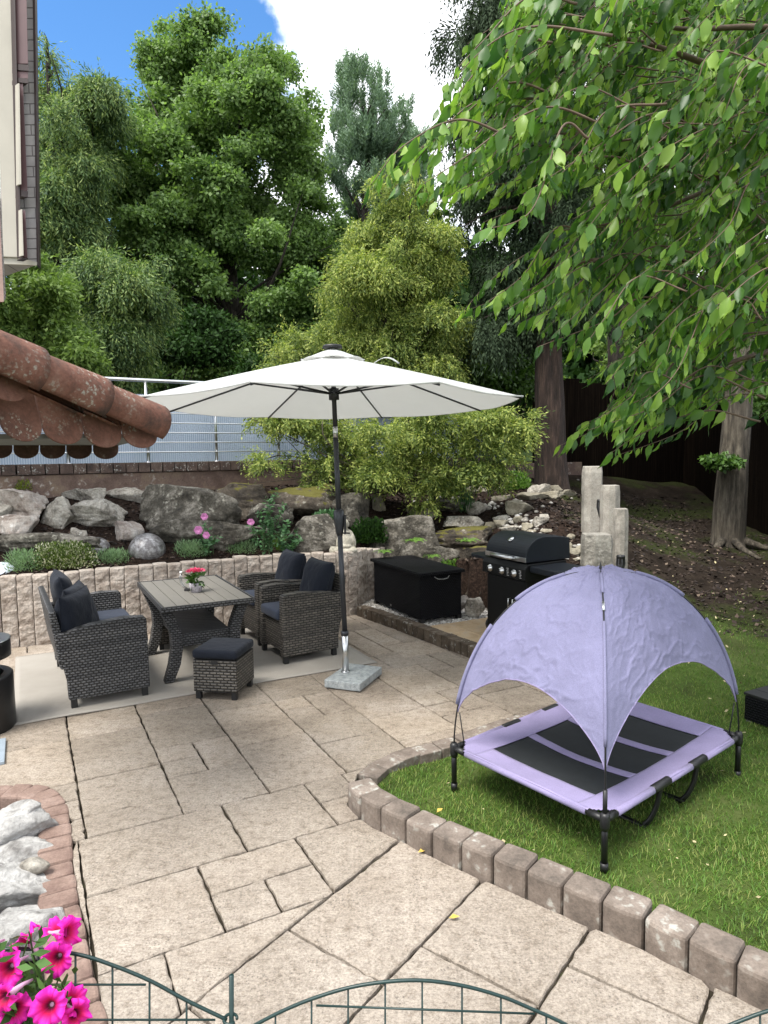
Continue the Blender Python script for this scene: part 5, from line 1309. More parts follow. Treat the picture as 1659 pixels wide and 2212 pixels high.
for k, q in enumerate([(118, 2076, 1.10, 36, (.05, -1, .25)), (8, 2099, 1.06, 40, (-.1, -1, .3)), (101, 2180, 1.02, 40, (.1, -1, .45)), (33, 2186, 1.05, 36, (.7, -1, .1)),
                       (50, 2018, 1.16, 32, (-.7, .1, .8)), (122, 1999, 1.18, 36, (-.1, -.05, 1)), (156, 2014, 1.16, 34, (1, -.25, .2)), (163, 2158, 1.06, 36, (.8, -.2, .75)), (168, 2196, 1.04, 34, (.7, -.6, .1)), (2, 2160, 1.0, 30, (-.3, -1, .2)), (-50, 2060, 1.1, 36, (-.2, -1, .3)), (-40, 2180, 1.0, 36, (0, -1, .3))]):
    petunia(*q, seed=k)
g = np.random.default_rng(8); stems = MB(); LP = []; LD = []
for k in range(26):
    a = P(g.uniform(-20, 140), 2330 + g.uniform(-30, 30), g.uniform(1.02, 1.14)) - pl; b = P(g.uniform(-40, 170), g.uniform(2010, 2190), g.uniform(1.04, 1.18)) - pl
    m_ = (a + b) / 2 + g.normal(size=3) * .02; pth = smooth_path([a, m_, b], 8); stems.tube([tuple(p) for p in pth], .0014, 5)
    for q in range(4, len(pth), 1):
        if g.random() < .85: LP.append(pth[q]); LD.append(g.normal(size=3) * [1, .8, .5] + [0, -.2, .25])
stems.build('stem', M_PLEAF, pe, True)
for p, (u, v) in [(0, (20, 2060)), (0, (160, 2105)), (0, (85, 2030)), (0, (140, 2130))]: LP.append(P(u, v, 1.1) - pl); LD.append([.2, -.2, .6])
LP = np.array(LP); LD = np.array(LD); leaves('foliage', LP, LD, g.normal(size=(len(LP), 3)) + [0, -.5, 1], g.uniform(.022, .045, len(LP)), g.uniform(.010, .018, len(LP)), M_PLEAF, pe, .15)
pp = P(50, 2330, 1.08); pot = thing('flower_trough', 'terracotta coloured trough holding the petunias', 'planter', (pp[0], pp[1], .68))
MB().box((0, 0, (pp[2] - .68) / 2), (.38, .15, pp[2] - .68)).build('trough', simple('terracotta', (.30, .13, .08), .8), pot, bevel=.01)

# ============================================================ stone spheres, statue, ball lamp
t = NT('beaten_silver'); t.base(t.ramp(t.noise(22, 8, .75), [(.32, (.06, .05, .048)), (.5, (.22, .21, .21)), (.7, (.50, .50, .50))]), .42, .55); t.bump(t.noise(70, 5, .7), .5, .004); M_SPH = t.m
for (u, v, r_, Y, l) in [(318, 1190, 39, 7.5, 'larger mottled silver ball standing behind the palisade wall'), (209, 1190, 30, 7.5, 'smaller mottled silver ball half hidden by a silvery bush')]:
    c = P(u, v, Y); rad_ = r_ * Y / FD; V, F = ico(4); s = thing('garden_sphere', l, 'garden ball', (c[0], c[1], c[2] - rad_), 0, 'mottled silver balls in the rock garden')
    npmesh('sphere', V * rad_ + np.array([0, 0, rad_]), F, M_SPH, s, True); MB().tube([(0, 0, -.05), (0, 0, .015)], rad_ * .3, 16).build('foot', M_SPH, s)
c = P(4, 1256, 6.98); rad_ = 46 * 6.98 / FD; V, F = ico(4); o = npmesh('ball_lamp', V * rad_ * np.array([1, 1, .92]), F, simple('white_plastic', (.62, .68, .78), .35), None, True, Vector(c)); tag(o, 'white plastic ball lamp cut by the left edge behind the palisade wall', 'garden lamp')
M_STAT = stone('pale_cast_stone', (.30, .28, .22), (.46, .43, .35), (.58, .55, .47), 9, None, .4, .006, fine=60)
c = P(747, 1192, 7.86); st = thing('stone_statue', 'pale stone statue of a seated robed figure with bowed head on the palisade wall', 'statue', (c[0], c[1] + .02, .715))
def blob(name, parts, mat, parent, vox=.007):
    """one continuous figure: overlapping shapes fused by a voxel remesh"""
    b = MB(); V0, F0 = ico(3)
    for c_, r_, rot in parts:
        M_ = Matrix.Rotation(rot[1], 3, rot[0]) if rot else Matrix.Identity(3)
        b.add([M_ @ Vector((v_ * np.array(r_))) + Vector(c_) for v_ in V0], [tuple(int(i) for i in f) for f in F0])
    o = b.build(name, mat, parent, True); q = o.modifiers.new('r', 'REMESH'); q.mode = 'VOXEL'; q.voxel_size = vox; q.use_smooth_shade = True
    q = o.modifiers.new('sm', 'SMOOTH'); q.iterations = 4; return o
blob('body', [((0.01, 0, .12), (.088, .075, .14), None), ((.01, 0, .22), (.080, .06, .06), None), ((-.075, -.05, .035), (.065, .05, .04), None), ((.075, -.05, .035), (.065, .05, .04), None), ((0, -.07, .03), (.09, .045, .03), None),
              ((-.080, -.015, .15), (.028, .035, .09), ('Y', .25)), ((.090, -.015, .15), (.028, .035, .09), ('Y', -.2)), ((0, -.065, .085), (.07, .03, .025), None), ((.005, -.01, .285), (.026, .026, .03), None),
              ((-.002, -.03, .345), (.042, .050, .058), ('X', .35)), ((-.012, -.01, .395), (.026, .028, .026), None), ((-.002, -.078, .338), (.010, .012, .016), None), ((.040, -.02, .335), (.008, .014, .030), None), ((-.044, -.02, .335), (.008, .014, .030), None)], M_STAT, st)
MB().lathe([(.115, 0), (.12, .012), (.10, .022), (0, .022)], (0, -.02, -.005), 24).build('plinth', M_STAT, st, True)
c = P(722, 1184, 7.86); o = npmesh('pale_stone', *rock_geo(9, (.045, .04, .05), 3, 3, .05), M_STAT, None, True, Vector((c[0], c[1], .745))); tag(o, 'small round pale stone beside the seated statue', 'stone')

# ============================================================ fences at the back
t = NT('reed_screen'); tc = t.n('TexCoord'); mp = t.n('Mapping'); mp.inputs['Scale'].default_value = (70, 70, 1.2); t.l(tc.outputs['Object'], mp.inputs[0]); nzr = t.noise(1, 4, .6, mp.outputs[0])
t.base(t.ramp(nzr, [(.3, (.002, .0015, .001)), (.5, (.006, .004, .003)), (.7, (.016, .011, .007))]), .95, 0, .03); t.bump(nzr, .8, .02); M_REED = t.m  # reed colour held near black, painting in the shade under the trees
def screen(name, label, cat, pts, hgt, mat, seg=.5, th=.03):
    b = MB(); P_ = resample(pts, seg)
    for k in range(len(P_) - 1):
        a, c = P_[k], P_[k + 1]; e = c - a; z = float(T([a])[0]); b.box(((a[0] + c[0]) / 2, (a[1] + c[1]) / 2, z + hgt / 2 - .1), (np.linalg.norm(e), th, hgt + .2 + random.uniform(-.04, .04)), math.atan2(e[1], e[0]))
    o = b.build(name, mat); return tag(o, label, cat)
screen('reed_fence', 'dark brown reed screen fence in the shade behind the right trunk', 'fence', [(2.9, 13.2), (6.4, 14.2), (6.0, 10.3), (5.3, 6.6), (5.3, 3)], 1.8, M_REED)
M_DGRN = simple('dark_green_metal', (.010, .022, .018), .5)
mf = thing('mesh_fence', 'dark green wire mesh fence between the cypress fringe and the reddish trunk', 'fence')
fpts = [hit(937, 1112), np.array([1.15, 10.9, 1.25]), np.array([2.35, 12.0, 1.35])]; fpts[0][2] -= .05
fpts[0] = np.array([fpts[0][0], fpts[0][1], float(T([fpts[0]])[0])])
for p in fpts: MB().tube([tuple(p + (0, 0, -.1)), tuple(p + (0, 0, 1.15))], .022, 10).build('fence_post', M_DGRN, mf, True)
wb = MB()
for a, c in zip(fpts[:-1], fpts[1:]):
    n = int(np.linalg.norm((c - a)[:2]) / .07)
    for k in range(n + 1): p = a + (c - a) * k / n; wb.tube([tuple(p), tuple(p + (0, 0, 1.1))], .0022, 4, False)
    for k in range(14): z = .08 + k * .078; wb.tube([tuple(a + (0, 0, z)), tuple(c + (0, 0, z))], .0022, 4, False)
wb.build('wire_mesh', M_DGRN, mf)
p = P(1075, 1010, 12.4); tp = MB().box((p[0] - .1, p[1], p[2] + .25), (.75, .04, .75), .5).build('blue_tarp', simple('blue_tarp', (.05, .075, .14), .5, 0, .3, 4), None); tag(tp, 'dull blue sheet hanging behind the mesh fence', 'tarp')

# ============================================================ trees
def trunk_mesh(name, pts, rads, mat, parent, n=18, seed=0, rough=.06):
    pts = smooth_path(pts, 8); m = len(pts); rr_ = np.interp(np.linspace(0, 1, m), np.linspace(0, 1, len(rads)), rads); V = []; F = []
    for j, p in enumerate(pts):
        for i in range(n):
            a = 2 * math.pi * i / n; w = 1 + rough * fbm(np.array([[math.cos(a) * 2.2, math.sin(a) * 2.2, p[2] * .9 + seed]]), seed, 3)[0] * 2
            V.append((p[0] + rr_[j] * w * math.cos(a), p[1] + rr_[j] * w * math.sin(a), p[2]))
    for j in range(m - 1):
        for i in range(n): F.append((j * n + i, j * n + (i + 1) % n, (j + 1) * n + (i + 1) % n, (j + 1) * n + i))
    return npmesh(name, V, F, mat, parent, True)
def blob_world(bl, dep=.85):
    out = []
    for u, v, ru, rv, Y in bl:
        c = P(u, v, Y); rx = ru * Y / FD; rz = rv * Y / FD; out.append((c, np.array([rx, min(rx, rz) * dep + .2, rz])))
    return out
def crown(name, bl, n, rc, ln, wd, mat, parent, seed, per=55, up=.45, droop=0., flat=.6, dep=.85, inner=.25):
    g = np.random.default_rng(seed); B = blob_world(bl, dep); ar = np.array([b[1][0] * b[1][2] + b[1][0] * b[1][1] for b in B]); ar /= ar.sum()
    nc = max(4, n // per); nl = max(3, int(len(B) * 5)); k = g.choice(len(B), nl, p=ar); C = np.array([b[0] for b in B])[k]; Rr = np.array([b[1] for b in B])[k]
    dl = unit(g.normal(size=(nl, 3))); dl[:, 1] = np.where(g.random(nl) < .5, -np.abs(dl[:, 1]), dl[:, 1]); lc_ = C + dl * Rr * g.uniform(.45, .92, (nl, 1)); lr = Rr * g.uniform(.26, .58, (nl, 1)) * np.array([1, 1, .75])
    w_l = lr[:, 0] * lr[:, 2]; k = g.choice(nl, nc, p=w_l / w_l.sum()); d = unit(g.normal(size=(nc, 3)) + dl[k] * .7 + np.array([0, -.15, .35]))
    s = np.where(g.random(nc) < inner, g.uniform(.2, .8, nc), g.uniform(.82, 1.05, nc)); cc = lc_[k] + d * lr[k] * s[:, None]
    csz = g.uniform(.5, 1.2, nc) * rc
    ci = np.repeat(np.arange(nc), per); m = len(ci); q = unit(g.normal(size=(m, 3))) * g.random((m, 1)) ** .45; q[:, 2] *= flat
    p = cc[ci] + q * csz[ci][:, None]
    out = unit(d[ci] * .7 + q + np.array([0, 0, up])); dr = unit(d[ci] * .6 + g.normal(size=(m, 3)) * .7 + np.array([0, 0, -droop])); nr = unit(out + g.normal(size=(m, 3)) * .45)
    return leaves(name, p, dr, nr, ln * g.uniform(.6, 1.25, m), wd * g.uniform(.6, 1.25, m), mat, parent)
def strands(name, bl, n, K, step, ln, wd, mat, parent, seed, fall=1., outw=.5, dep=.85, inner=.2, curve=.25, side=.6, jit=.3):
    """hanging sprays: chains of K narrow leaves that start outwards and bend down"""
    g = np.random.default_rng(seed); B = blob_world(bl, dep); ar = np.array([b[1][0] * b[1][2] for b in B]); ar /= ar.sum()
    k = g.choice(len(B), n, p=ar); C = np.array([b[0] for b in B])[k]; Rr = np.array([b[1] for b in B])[k]
    # group the strands in bunches
    nl = int(len(B) * 4); kl = g.choice(len(B), nl, p=ar); dl = unit(g.normal(size=(nl, 3))); dl[:, 1] = np.where(g.random(nl) < .5, -np.abs(dl[:, 1]), dl[:, 1]); Rl = np.array([b[1] for b in B])[kl]; Cl = np.array([b[0] for b in B])[kl] + dl * Rl * g.uniform(.4, .9, (nl, 1)); Sl = Rl * g.uniform(.28, .62, (nl, 1)) * np.array([1.1, 1, .6])
    nb = max(6, n // 14); kb = g.choice(nl, nb, p=Sl[:, 0] * Sl[:, 2] / (Sl[:, 0] * Sl[:, 2]).sum()); Cb = Cl[kb]; Rb = Sl[kb]; db = unit(g.normal(size=(nb, 3)) + dl[kb] * .6 + np.array([0, -.1, .3]))
    sb_ = np.where(g.random(nb) < inner, g.uniform(.3, .85, nb), g.uniform(.85, 1.08, nb)); cb_ = Cb + db * Rb * sb_[:, None]
    bi = g.integers(0, nb, n); rad = Rb[bi].mean(1, keepdims=True) * .22 + .05; st = cb_[bi] + unit(g.normal(size=(n, 3))) * g.random((n, 1)) ** .5 * rad * np.array([1.2, 1, .6]); d0 = unit(db[bi] * np.array([1, 1, .4]) + g.normal(size=(n, 3)) * jit)
    pos = st.copy(); P_, D_, N_ = [], [], []; v = d0 * outw + np.array([0, 0, .15]); L_s = g.uniform(.6, 1.3, (n, 1))
    for j in range(K):
        v = v + np.array([0, 0, -curve * fall]); v = unit(v) ; pos = pos + v * step * L_s
        sdv = unit(np.cross(v, g.normal(size=(n, 3)))); P_.append(pos.copy()); D_.append(unit(v + sdv * side)); N_.append(unit(g.normal(size=(n, 3)) + d0 + np.array([0, -.3, .6])))
    P_ = np.vstack(P_); D_ = np.vstack(D_); N_ = np.vstack(N_); m = len(P_)
    return leaves(name, P_, D_, N_, ln * g.uniform(.6, 1.3, m), wd * g.uniform(.7, 1.3, m), mat, parent)
def fill(poly, n, r0, r1, Y, dY, seed, asp=.9):
    g = np.random.default_rng(seed); P_ = np.array(poly, float); lo, hi = P_.min(0), P_.max(0); out = []; tries = 0; pl = list(poly) + [poly[0]]
    while len(out) < n and tries < 40000:
        tries += 1; q = lo + (hi - lo) * g.random(2); r_ = g.uniform(r0, r1)
        if not inpoly(q[None], poly)[0]: continue
        ed = polydist(q[None], pl)[0]
        if ed < r_ * .55: r_ = max(ed * 1.3, r0 * .7)
        if any(math.hypot(q[0] - o[0], q[1] - o[1]) < (r_ + o[2]) * .42 for o in out): continue
        out.append((q[0], q[1], r_, r_ * asp, Y + g.uniform(-dY, dY)))
    return out
def limbs(name, base, bl, mat, parent, seed, r_=.05, frac=1.):
    g = np.random.default_rng(seed); b = MB()
    bw_ = blob_world(bl)
    for c, rr_ in (bw_ if len(bw_) < 25 else bw_[::2]):
        for q in range(3 if len(bw_) < 25 else 1):
            e = c + unit(g.normal(size=3)) * rr_ * .6; s = np.array([base[0], base[1], min(max(base[2], e[2] - 1.6 * abs(e[0] - base[0]) - .3), e[2] + .3)])
            m_ = (s + e) / 2 + g.normal(size=3) * .1 * np.linalg.norm(e - s); b.tube([tuple(x) for x in smooth_path([s, m_, e], 4)], list(np.linspace(r_, r_ * .15, 9)), 5)
    return b.build(name, mat, parent, True)

M_BARK = bark('grey_bark', (.085, .070, .052), (.19, .165, .125))
M_BARKR = bark('reddish_bark', (.034, .021, .016), (.085, .054, .042))
M_BARKD = bark('dark_bark', (.03, .024, .018), (.07, .055, .042))
M_L1 = leafmat('maple_leaf', (.05, .105, .03), (.20, .31, .095), .46, .45, .7)
M_L2 = leafmat('spruce_needles', (.028, .065, .025), (.15, .235, .085), .35, .6, 1.2, .3, (.30, .38, .12))
M_L3 = leafmat('thuja_scale', (.055, .11, .024), (.20, .30, .075), .35, .6, 1.6)
M_L4 = leafmat('pine_needles', (.06, .11, .065), (.17, .26, .16), .3, .6, .8)
M_L5 = leafmat('golden_cypress', (.055, .10, .028), (.25, .32, .085), .4, .6, 1.5, .3, (.46, .50, .14))
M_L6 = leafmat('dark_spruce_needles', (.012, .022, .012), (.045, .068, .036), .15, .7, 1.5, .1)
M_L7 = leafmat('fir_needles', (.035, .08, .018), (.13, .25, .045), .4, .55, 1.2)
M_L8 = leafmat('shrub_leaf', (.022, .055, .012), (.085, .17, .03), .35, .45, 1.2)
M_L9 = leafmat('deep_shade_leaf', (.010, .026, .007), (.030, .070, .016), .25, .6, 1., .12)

# big broad-leaved tree
Ym = 18
tr = thing('broadleaf_tree', 'tallest bushy broad leaved tree rising against the blue sky', 'tree', tuple(P(500, 900, Ym) * np.array([1, 1, 0]) + (0, 0, 1.2))); o0_ = np.array(tr.location)
def at_origin(o):
    o.location = -Vector(o.parent.location); return o
bl1 = fill([(345,85),(380,68),(420,58),(470,80),(505,66),(560,85),(590,110),(600,150),(620,200),(630,235),(665,225),(690,240),(700,330),(700,430),(740,460),(735,560),(700,620),(700,760),(560,830),(330,830),(260,700),(220,640),(165,560),(150,480),(160,420),(225,320),(250,260),(285,205),(305,145),(335,100)], 115, 34, 66, 17.5, 1.6, 101, .8)
at_origin(crown('crown', bl1, 340000, .40, .100, .072, M_L1, tr, 21, 60, .5, .1, .6)); at_origin(trunk_mesh('trunk', [P(500, 960, Ym), P(500, 700, Ym), P(485, 450, Ym), P(470, 200, Ym)], [.3, .24, .16, .05], M_BARKD, tr)); at_origin(limbs('limbs', P(500, 700, Ym), bl1, M_BARKD, tr, 3, .07))
# pine
tr = thing('pine_tree', 'grey green pine with upright candle shoots in front of the white cloud', 'tree', tuple(P(790, 900, 24) * np.array([1, 1, 0]) + (0, 0, 1.2)))
bl2 = fill([(690,215),(705,200),(715,235),(735,205),(745,160),(780,150),(800,170),(825,190),(850,235),(890,265),(905,295),(925,305),(930,380),(920,500),(760,570),(700,470),(695,380),(700,300)], 60, 14, 30, 24, 1.5, 102, 1.5)
at_origin(strands('crown', bl2, 15000, 7, .075, .14, .036, M_L4, tr, 22, -1.6, .35, .85, .3, .25, .9, .25)); at_origin(trunk_mesh('trunk', [P(790, 950, 24), P(790, 600, 24), P(785, 300, 24)], [.25, .18, .05], M_BARKD, tr, 10)); at_origin(limbs('limbs', P(790, 600, 24), bl2, M_BARKD, tr, 4, .05))
# conifers at the left
tr = thing('spruce_tree', 'tall loose conifer with drooping twigs next to the house wall', 'tree', tuple(P(130, 900, 15) * np.array([1, 1, 0]) + (0, 0, 1.2)))
bl3 = fill([(80,60),(108,70),(128,130),(112,185),(130,235),(170,215),(220,178),(238,200),(228,255),(185,280),(150,290),(235,330),(190,400),(245,500),(180,580),(120,620),(60,600),(80,300)], 55, 16, 36, 15, .8, 103, .8)
at_origin(strands('crown', bl3, 20000, 8, .07, .11, .026, M_L2, tr, 23, 1.3, 1.2, .85, .3, .24, .7)); at_origin(trunk_mesh('trunk', [P(130, 950, 15), P(128, 500, 15), P(100, 130, 15)], [.2, .14, .02], M_BARKD, tr, 10)); at_origin(limbs('limbs', P(130, 650, 15), bl3, M_BARKD, tr, 5, .04))
tr = thing('weeping_spruce', 'weeping spruce with long hanging sprays below the taller conifer', 'tree', tuple(P(230, 900, 11.5) * np.array([1, 1, 0]) + (0, 0, 1.2)))
bl4 = fill([(235,540),(260,580),(330,560),(310,600),(400,580),(385,620),(340,660),(370,720),(330,700),(310,800),(300,830),(120,830),(100,700),(150,600),(200,590)], 60, 16, 36, 11.4, .5, 104, .7)
at_origin(strands('crown', bl4, 10000, 8, .055, .080, .022, M_L2, tr, 24, 1.3, 1.1, .8, .3, .2, .6)); at_origin(trunk_mesh('trunk', [P(230, 1000, 11.5), P(232, 760, 11.5), P(238, 560, 11.5)], [.14, .09, .02], M_BARKD, tr, 10)); at_origin(limbs('limbs', P(232, 800, 11.5), bl4, M_BARKD, tr, 6, .03))
tr = thing('thuja_tree', 'fresh yellow green thuja behind the tiled roof at the left', 'tree', tuple(P(60, 900, 9.6) * np.array([1, 1, 0]) + (0, 0, 1.2)))
bl5 = fill([(0,565),(100,565),(120,640),(140,700),(210,760),(200,830),(-60,800),(-60,565)], 34, 22, 42, 9.6, .4, 105, .9)
at_origin(crown('crown', bl5, 42000, .26, .085, .035, M_L3, tr, 25, 40, .2, .5, .7)); at_origin(trunk_mesh('trunk', [P(60, 1000, 9.6), P(62, 760, 9.6), P(75, 470, 9.9)], [.12, .08, .02], M_BARKD, tr, 10))
# golden cypress
tr = thing('golden_cypress', 'golden green thread leaved cypress rising behind the parasol', 'tree', tuple(P(880, 1000, 10.6) * np.array([1, 1, 0]) + (0, 0, 1.3)))
bl6 = fill([(855,370),(885,385),(905,430),(960,480),(985,540),(980,620),(985,700),(1000,780),(960,830),(690,830),(565,800),(570,750),(620,720),(680,715),(690,650),(705,560),(745,545),(720,500),(745,480),(785,470),(800,410)], 95, 14, 38, 10.6, .5, 106, .75)
at_origin(strands('crown', bl6, 20000, 8, .036, .062, .018, M_L5, tr, 26, 1.0, .8, .8, .3, .22, .75)); at_origin(trunk_mesh('trunk', [P(880, 1080, 10.6), P(882, 800, 10.6), P(870, 600, 10.7), P(858, 420, 10.8)], [.11, .08, .05, .01], M_BARKD, tr, 10)); at_origin(limbs('limbs', P(882, 800, 10.6), bl6, M_BARKD, tr, 7, .035))
tr = thing('cypress_shrub', 'low spreading cypress branches hanging over the rock garden behind the parasol pole', 'shrub', tuple(P(850, 1050, 9.6) * np.array([1, 1, 0]) + (0, 0, 1.3)))
bl7 = fill([(525,1010),(560,975),(600,985),(640,965),(640,930),(530,920),(520,895),(700,880),(760,890),(800,880),(930,870),(1060,860),(1130,880),(1150,960),(1110,1010),(1120,1050),(1060,1060),(1000,1040),(960,1060),(930,1110),(900,1120),(880,1080),(840,1060),(800,1070),(760,1050),(700,1070),(660,1060),(620,1030),(560,1045)], 95, 12, 34, 9.1, .3, 107, .6)
at_origin(strands('crown', bl7, 8600, 7, .034, .058, .018, M_L5, tr, 27, .8, 1.0, .7, .3, .2, .8)); at_origin(limbs('limbs', P(850, 1060, 9.7), bl7, M_BARK, tr, 8, .018))
# dark spruce with the reddish trunk
bt = hit(1190, 1048, 6, 14); tr = thing('dark_spruce', 'dark drooping spruce with thick reddish brown trunk at the top of the slope', 'tree', tuple(bt)); dY = bt[1]
at_origin(trunk_mesh('trunk', [P(1190, 1075, dY), P(1188, 1000, dY), P(1186, 800, dY), P(1180, 400, dY), P(1175, -200, dY)], [.29, .235, .21, .17, .10], M_BARKR, tr, 26, 3, .07))
bl8 = fill([(945,-60),(940,20),(985,40),(975,90),(1000,130),(965,160),(1010,220),(960,260),(1000,330),(1010,430),(960,470),(1000,560),(985,640),(1000,740),(1150,740),(1300,700),(1330,500),(1250,300),(1300,-60)], 75, 22, 50, dY, .7, 108, .8)
at_origin(strands('crown', bl8, 15000, 10, .055, .08, .024, M_L6, tr, 28, 1.7, .6, .8, .35, .2, .5)); at_origin(limbs('limbs', P(1183, 300, dY), bl8, M_BARKD, tr, 9, .04))
# trunk at the right
bt2 = hit(1572, 1178, 6, 14); rY = bt2[1]; tr = thing('lawn_tree', 'tree with a straight grey brown trunk standing in the shaded lawn at the right', 'tree', tuple(bt2))
at_origin(trunk_mesh('trunk', [P(1568, 1200, rY), P(1571, 1165, rY), P(1577, 1080, rY), P(1588, 950, rY), P(1598, 800, rY), P(1600, 500, rY), P(1590, -100, rY)], [.30, .225, .195, .18, .175, .15, .10], M_BARK, tr, 26, 5, .07))
rt = MB()
for a in (-2.4, -1.6, -.6, .4): rt.tube([tuple(bt2 + (math.cos(a) * .15, math.sin(a) * .15, .10)), tuple(bt2 + (math.cos(a) * .45, math.sin(a) * .45, .0)), tuple(bt2 + (math.cos(a) * .9, math.sin(a) * .9, -.06))], [.07, .04, .02], 8)
at_origin(rt.build('root', M_BARK, tr, True))
at_origin(crown('leaf_tuft', [(1545, 998, 26, 10, rY - .3), (1590, 1002, 32, 10, rY - .3)], 1300, .16, .08, .05, M_L8, tr, 29, 25, .6, .3, .4))
bl9 = [(1560, 100, 170, 120, rY + .5), (1480, 300, 150, 110, rY + 1), (1640, 330, 120, 120, rY), (1660, 480, 90, 70, rY + .5), (1330, 250, 100, 100, rY + 2), (1420, 90, 120, 90, rY + 1)]
at_origin(crown('crown', bl9, 52000, .38, .11, .05, M_L7, tr, 30, 45, .4, .3, .45)); at_origin(limbs('limbs', P(1598, 600, rY), bl9, M_BARK, tr, 10, .04))
# fir behind the cherry
tr = thing('fir_tree', 'bright green fir seen through the cherry branches at the top', 'tree', tuple(P(1330, 900, 14.5) * np.array([1, 1, 0]) + (0, 0, 1.3)))
bl10 = fill([(1150,-60),(1700,-60),(1700,480),(1500,520),(1340,560),(1230,640),(1190,600),(1300,500),(1280,460),(1230,420),(1150,300)], 70, 30, 60, 14.3, .8, 110, .5)
at_origin(strands('crown', bl10, 10000, 7, .07, .10, .035, M_L7, tr, 31, .5, 1., .8, .3, .12, .9)); at_origin(trunk_mesh('trunk', [P(1330, 1050, 14.5), P(1330, 500, 14.5), P(1325, -100, 14.5)], [.2, .15, .06], M_BARKD, tr, 10)); at_origin(limbs('limbs', P(1330, 500, 14.5), bl10, M_BARKD, tr, 11, .04))
# shrubs in the middle distance
for (lab, bl, n, m_, sd_, ln_) in [('mid green shrub right of the golden cypress behind the parasol', [(1040, 800, 80, 60, 12.2), (1110, 850, 60, 60, 12.3), (1010, 740, 50, 50, 12.4), (1150, 790, 40, 60, 12.6)], 16000, M_L8, 41, .085),
                                   ('sunlit light green bush glimpsed between the two trunks', [(1290, 770, 70, 60, 19), (1260, 850, 60, 50, 19), (1350, 830, 70, 70, 19)], 9000, M_L3, 42, .12),
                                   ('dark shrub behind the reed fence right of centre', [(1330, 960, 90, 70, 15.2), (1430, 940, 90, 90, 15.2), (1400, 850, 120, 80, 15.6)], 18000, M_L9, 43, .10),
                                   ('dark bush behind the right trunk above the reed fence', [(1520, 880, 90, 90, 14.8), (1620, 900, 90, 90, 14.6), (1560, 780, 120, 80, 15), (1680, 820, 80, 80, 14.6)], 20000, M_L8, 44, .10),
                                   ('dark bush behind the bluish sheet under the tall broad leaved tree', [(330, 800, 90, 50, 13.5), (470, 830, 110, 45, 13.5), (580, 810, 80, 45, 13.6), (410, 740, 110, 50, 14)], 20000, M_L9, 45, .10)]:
    c = P(bl[0][0], 1000, bl[0][4]); tr = thing('garden_shrub', lab, 'shrub', (c[0], c[1], 1.2)); at_origin(crown('crown', bl, n, .36, ln_, ln_ * .62, m_, tr, sd_, 45, .4, .2, .6))
    at_origin(limbs('limbs', np.array([c[0], c[1], 1.2]), bl, M_BARKD, tr, sd_, .03))
# woodland that closes the view
g = np.random.default_rng(50); wl = [(u + g.uniform(-40, 40), v + g.uniform(-20, 20), 150, 90, g.uniform(24, 30)) for u in range(-250, 2000, 130) for v in (620, 740, 860, 960)] + [(u, 480 + g.uniform(-40, 40), 120, 90, 29) for u in list(range(-200, 240, 130)) + list(range(1050, 2000, 140))]
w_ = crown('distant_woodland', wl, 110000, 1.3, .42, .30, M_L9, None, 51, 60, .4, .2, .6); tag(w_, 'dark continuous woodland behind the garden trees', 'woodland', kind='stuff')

# ============================================================ cherry tree in front
M_CH = leafmat('cherry_leaf', (.024, .075, .020), (.12, .25, .042), .5, .38, 2.5, .42, (.27, .42, .07))
M_TWIG = simple('cherry_twig', (.13, .085, .06), .7, 0, .25, 30)
ch = thing('cherry_tree', 'overhanging cherry with large drooping green leaves filling the upper right', 'tree', (4.1, 4.6, .0))
CHO = np.array([4.1, 4.6, 0])
g = np.random.default_rng(60)
at_origin(trunk_mesh('trunk', [(4.1, 4.6, -.1), (4.08, 4.55, 1.2), (3.95, 4.5, 2.2), (3.9, 4.6, 3.2), (3.8, 4.9, 4.6)], [.17, .14, .13, .11, .05], M_BARK, ch, 16))
tips = [(1080, 40), (1010, 95), (985, 150), (960, 190), (945, 235), (985, 215), (925, 300), (900, 330), (955, 330), (830, 385), (800, 400), (850, 410), (880, 430), (935, 440), (910, 400), (965, 440), (1000, 400), (1045, 480), (1035, 500), (1060, 430), (1090, 400), (1130, 420), (1180, 400),
        (985, 690), (1010, 670), (1050, 655), (1080, 640), (1090, 700), (1120, 700), (1160, 750), (1170, 720), (1110, 650), (1200, 720), (1235, 760), (1205, 965), (1230, 945), (1270, 930), (1310, 985), (1330, 985), (1350, 940), (1300, 900), (1270, 820), (1300, 790), (1340, 900), (1390, 880), (1420, 890), (1400, 830), (1450, 840), (1500, 830), (1480, 870), (1560, 800), (1600, 850), (1640, 810), (1680, 870), (1640, 900)]
tw = MB(); LP, LD, LN, LS = [], [], [], []
